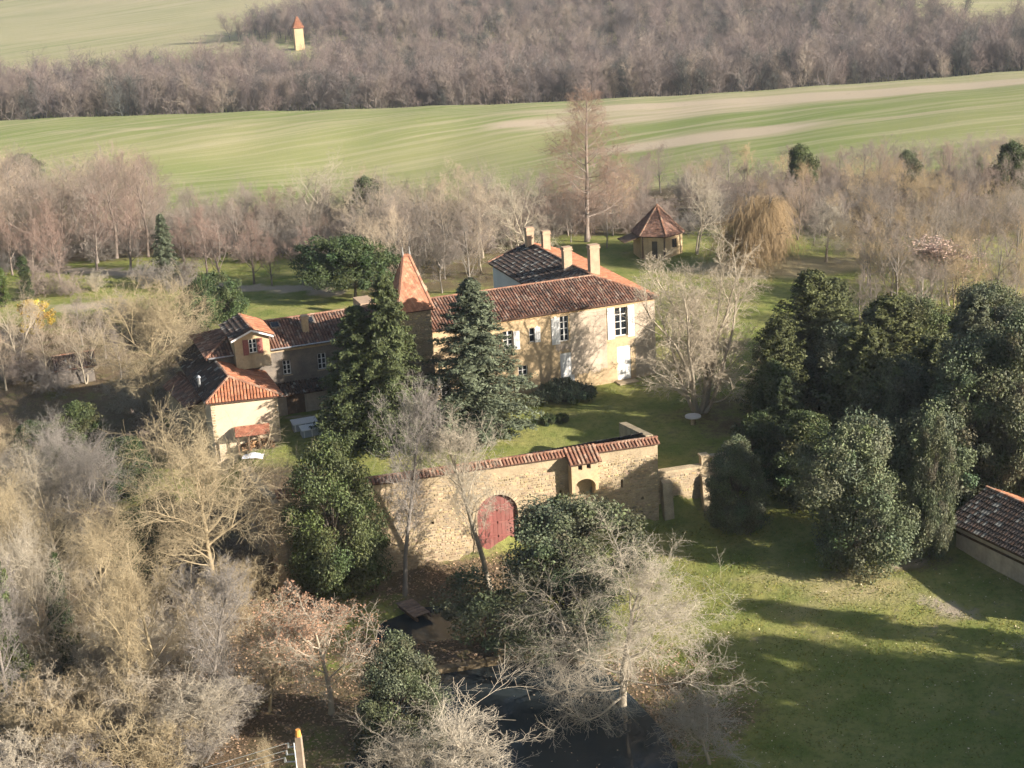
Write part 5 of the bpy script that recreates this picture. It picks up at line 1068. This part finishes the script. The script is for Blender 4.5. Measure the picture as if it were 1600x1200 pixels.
# utility pole
px_, py_, zt = atz(466, 1150, 3.0); z = h1(px_, py_); UP = Frame((px_, py_), R(-12))
up_ = thing('utility_pole', 'wooden utility pole with orange top and grey transformer at the bottom edge', 'utility pole', (px_, py_, z))
M['pole'] = basic('grey_timber_pole', (.30, .23, .17), (.24, .18, .13), 3); M['orange'] = basic('lichen_orange_top', (.62, .28, .06), (.55, .24, .06), 4); M['cabinet'] = basic('light_grey_enamel', (.62, .63, .60), (.55, .56, .54), 1, .4, bmp=.05)
mb = MB(); mb.hexa([UP.w(-.21, -.15, z - 1), UP.w(.21, -.15, z - 1), UP.w(.21, .15, z - 1), UP.w(-.21, .15, z - 1), UP.w(-.14, -.11, zt), UP.w(.14, -.11, zt), UP.w(.14, .11, zt), UP.w(-.14, .11, zt)]); mb.build('post', M['pole'], up_)
mb = MB(); mb.tube(UP.w(0, 0, zt + .002), UP.w(0, 0, zt + .34), .15, .11, 10); mb.build('pole_top', M['orange'], up_)
mb = MB(); mb.box(UP, -.62, -.22, -.28, .28, zt - 3.1, zt - 2.15); tr_ = mb.build('transformer', M['cabinet'], up_)
for k in range(5): mb = MB(); mb.box(UP, -.60 + k * .075, -.57 + k * .075, -.36, -.282, zt - 3.0, zt - 2.3, (.6, .62, .64)); mb.build('fin', M['cabinet'], tr_)
for k in range(3): mb = MB(); q = UP.w(-.52 + k * .12, -.1 + .1 * k, zt - 2.148); mb.tube(q, (q[0], q[1], q[2] + .22), .045, .03, 8); mb.build('bushing', M['cabinet'], tr_)
mb = MB(); mb.tube(UP.w(-.2, -.13, zt - .3), UP.w(-.16, -.17, zt - 2.2), .03); mb.build('conduit', M['cabinet'], up_)
ends = []
for k, zz in enumerate((zt - .55, zt - .95, zt - 1.35)):
    e_ = UP.w(-.55 - .12 * k, .05, zz - .12); mb = MB(); mb.tube(UP.w(-.12, 0, zz), e_, .035); ar = mb.build('arm', M['metal'], up_); mb = MB(); mb.tube(e_, (e_[0], e_[1], e_[2] + .24), .06, .035, 8); mb.build('insulator', M['white_paint'], ar); ends.append((e_[0], e_[1], e_[2] + .24))
for k, e_ in enumerate(ends):
    mb = MB(); far = Vector((-44, 55 + k * .5, .6 - .4 * k)); p0 = Vector(e_); prev = p0
    for i in range(1, 25):
        t = i / 24; q = p0.lerp(far, t); q.z -= 4 * .7 * t * (1 - t); mb.tube(prev, q, .012, None, 4); prev = q
    o = mb.build('power_line', M['metal']); tag(o, ('top', 'middle', 'lowest')[k] + ' thin power line leaving the utility pole to the left', 'wire', 'power lines')
# ------------------------------------------------------------------ ground cover
def on_ground(rng, n, x0, x1, y0, y1): x = rng.uniform(x0, x1, n); y = rng.uniform(y0, y1, n); return x, y
rng = np.random.default_rng(77)
def not_wet(x, y): return (poly_sd(x, y, POND) < -.6) & (poly_sd(x, y, MOAT) < -.4)
x, y = on_ground(rng, 90000, 3, 34, 66, 99); a, b = WF.l(x, y); cl = np.sin(x * 1.7 + np.sin(y * 2.1)) * np.sin(y * 1.9 + np.sin(x * 1.3)); k = not_wet(x, y) & (b < -.3) & (rng.random(len(x)) < .45 + .55 * cl); x, y = x[k], y[k]; z = H(x, y)
n = len(x); h_ = rng.uniform(.03, .10, n); an = rng.uniform(0, 6.28, n); d = np.stack([np.cos(an), np.sin(an), 0 * an], 1) * (h_ * .8)[:, None]; C = np.stack([x, y, z - .02], 1); ln = rng.normal(0, .05, (n, 3)) * [1, 1, 0]
V = np.stack([C - d, C + d, C + ln + np.stack([0 * x, 0 * x, h_], 1)], 1).reshape(-1, 3); g_ = rng.uniform(.6, 1.4, n); cc = np.repeat(np.stack([g_ * rng.uniform(.8, 1.5, n), g_, g_ * .8], 1), 3, 0)
M['grass'] = veg('lawn_grass', (.18, .205, .06), (.18, .205, .06), .2, .8, 0)
o = link('lawn_grass', npmesh('lawn_grass', V, [np.arange(n * 3).reshape(n, 3)], cc), None, M['grass'], kind='stuff'); o['label'] = 'rough tufted grass of the lawn on the right'; o['category'] = 'grass'
# fallen leaves on the banks, pale flecks on the lawn and leaves afloat on the pond
def flecks(name, label, cat, x, y, z, size, cols, mat):
    n = len(x); nr = unit(rng.normal(0, .35, (n, 3)) + [0, 0, 1]); g_ = rng.uniform(.6, 1.4, (n, 1)) * np.array(cols); v, f, c = leaves(rng, np.stack([x, y, z], 1), nr, size, size * .6, g_)
    o = link(name, npmesh(name, v, [f], c), None, mat, kind='stuff'); o['label'] = label; o['category'] = cat
x, y = on_ground(rng, 30000, -34, 14, 62, 98); a, b = WF.l(x, y); k = not_wet(x, y) & (b < -.2) & ((x < 1) | (np.hypot(x - 6, y - 78) < 7)); x, y = x[k], y[k]
M['litter'] = veg('fallen_leaf', (.40, .27, .17), (.40, .27, .17), .1, .9, 0)
flecks('fallen_leaves', 'brown fallen leaves covering the banks', 'leaves', x, y, H(x, y) + .02, .09, (1, 1, 1), M['litter'])
x, y = on_ground(rng, 700, 8, 34, 66, 92); k = not_wet(x, y); x, y = x[k], y[k]; flecks('daisies', 'pale flower specks dotted over the lawn', 'flowers', x, y, H(x, y) + .12, .05, (2.0, 2.4, 2.6), M['litter'])
x, y = on_ground(rng, 260, -8, 9, 66, 88); k = poly_sd(x, y, POND) > .3; x, y = x[k], y[k]; flecks('floating_leaves', 'pale leaves floating on the pond', 'leaves', x, y, 0 * x + WATER + .012, .055, (1.2, 1.4, 1.5), M['litter'])

# ------------------------------------------------------------------ air
mb = MB(); mb.box(Frame((0, 0), 0), -1420, 1420, -170, 2640, float(GZ.min()) - 1, 46)
m = bpy.data.materials.new('thin_haze'); m.use_nodes = True; nt = m.node_tree; nt.nodes.remove(nt.nodes['Principled BSDF'])
pv = nt.nodes.new('ShaderNodeVolumePrincipled'); pv.inputs['Color'].default_value = (.80, .87, 1.0, 1); pv.inputs['Density'].default_value = .00013; pv.inputs['Anisotropy'].default_value = .2
nt.links.new(pv.outputs[0], nt.nodes['Material Output'].inputs['Volume'])
mb.build('haze', m, None, 'stuff')
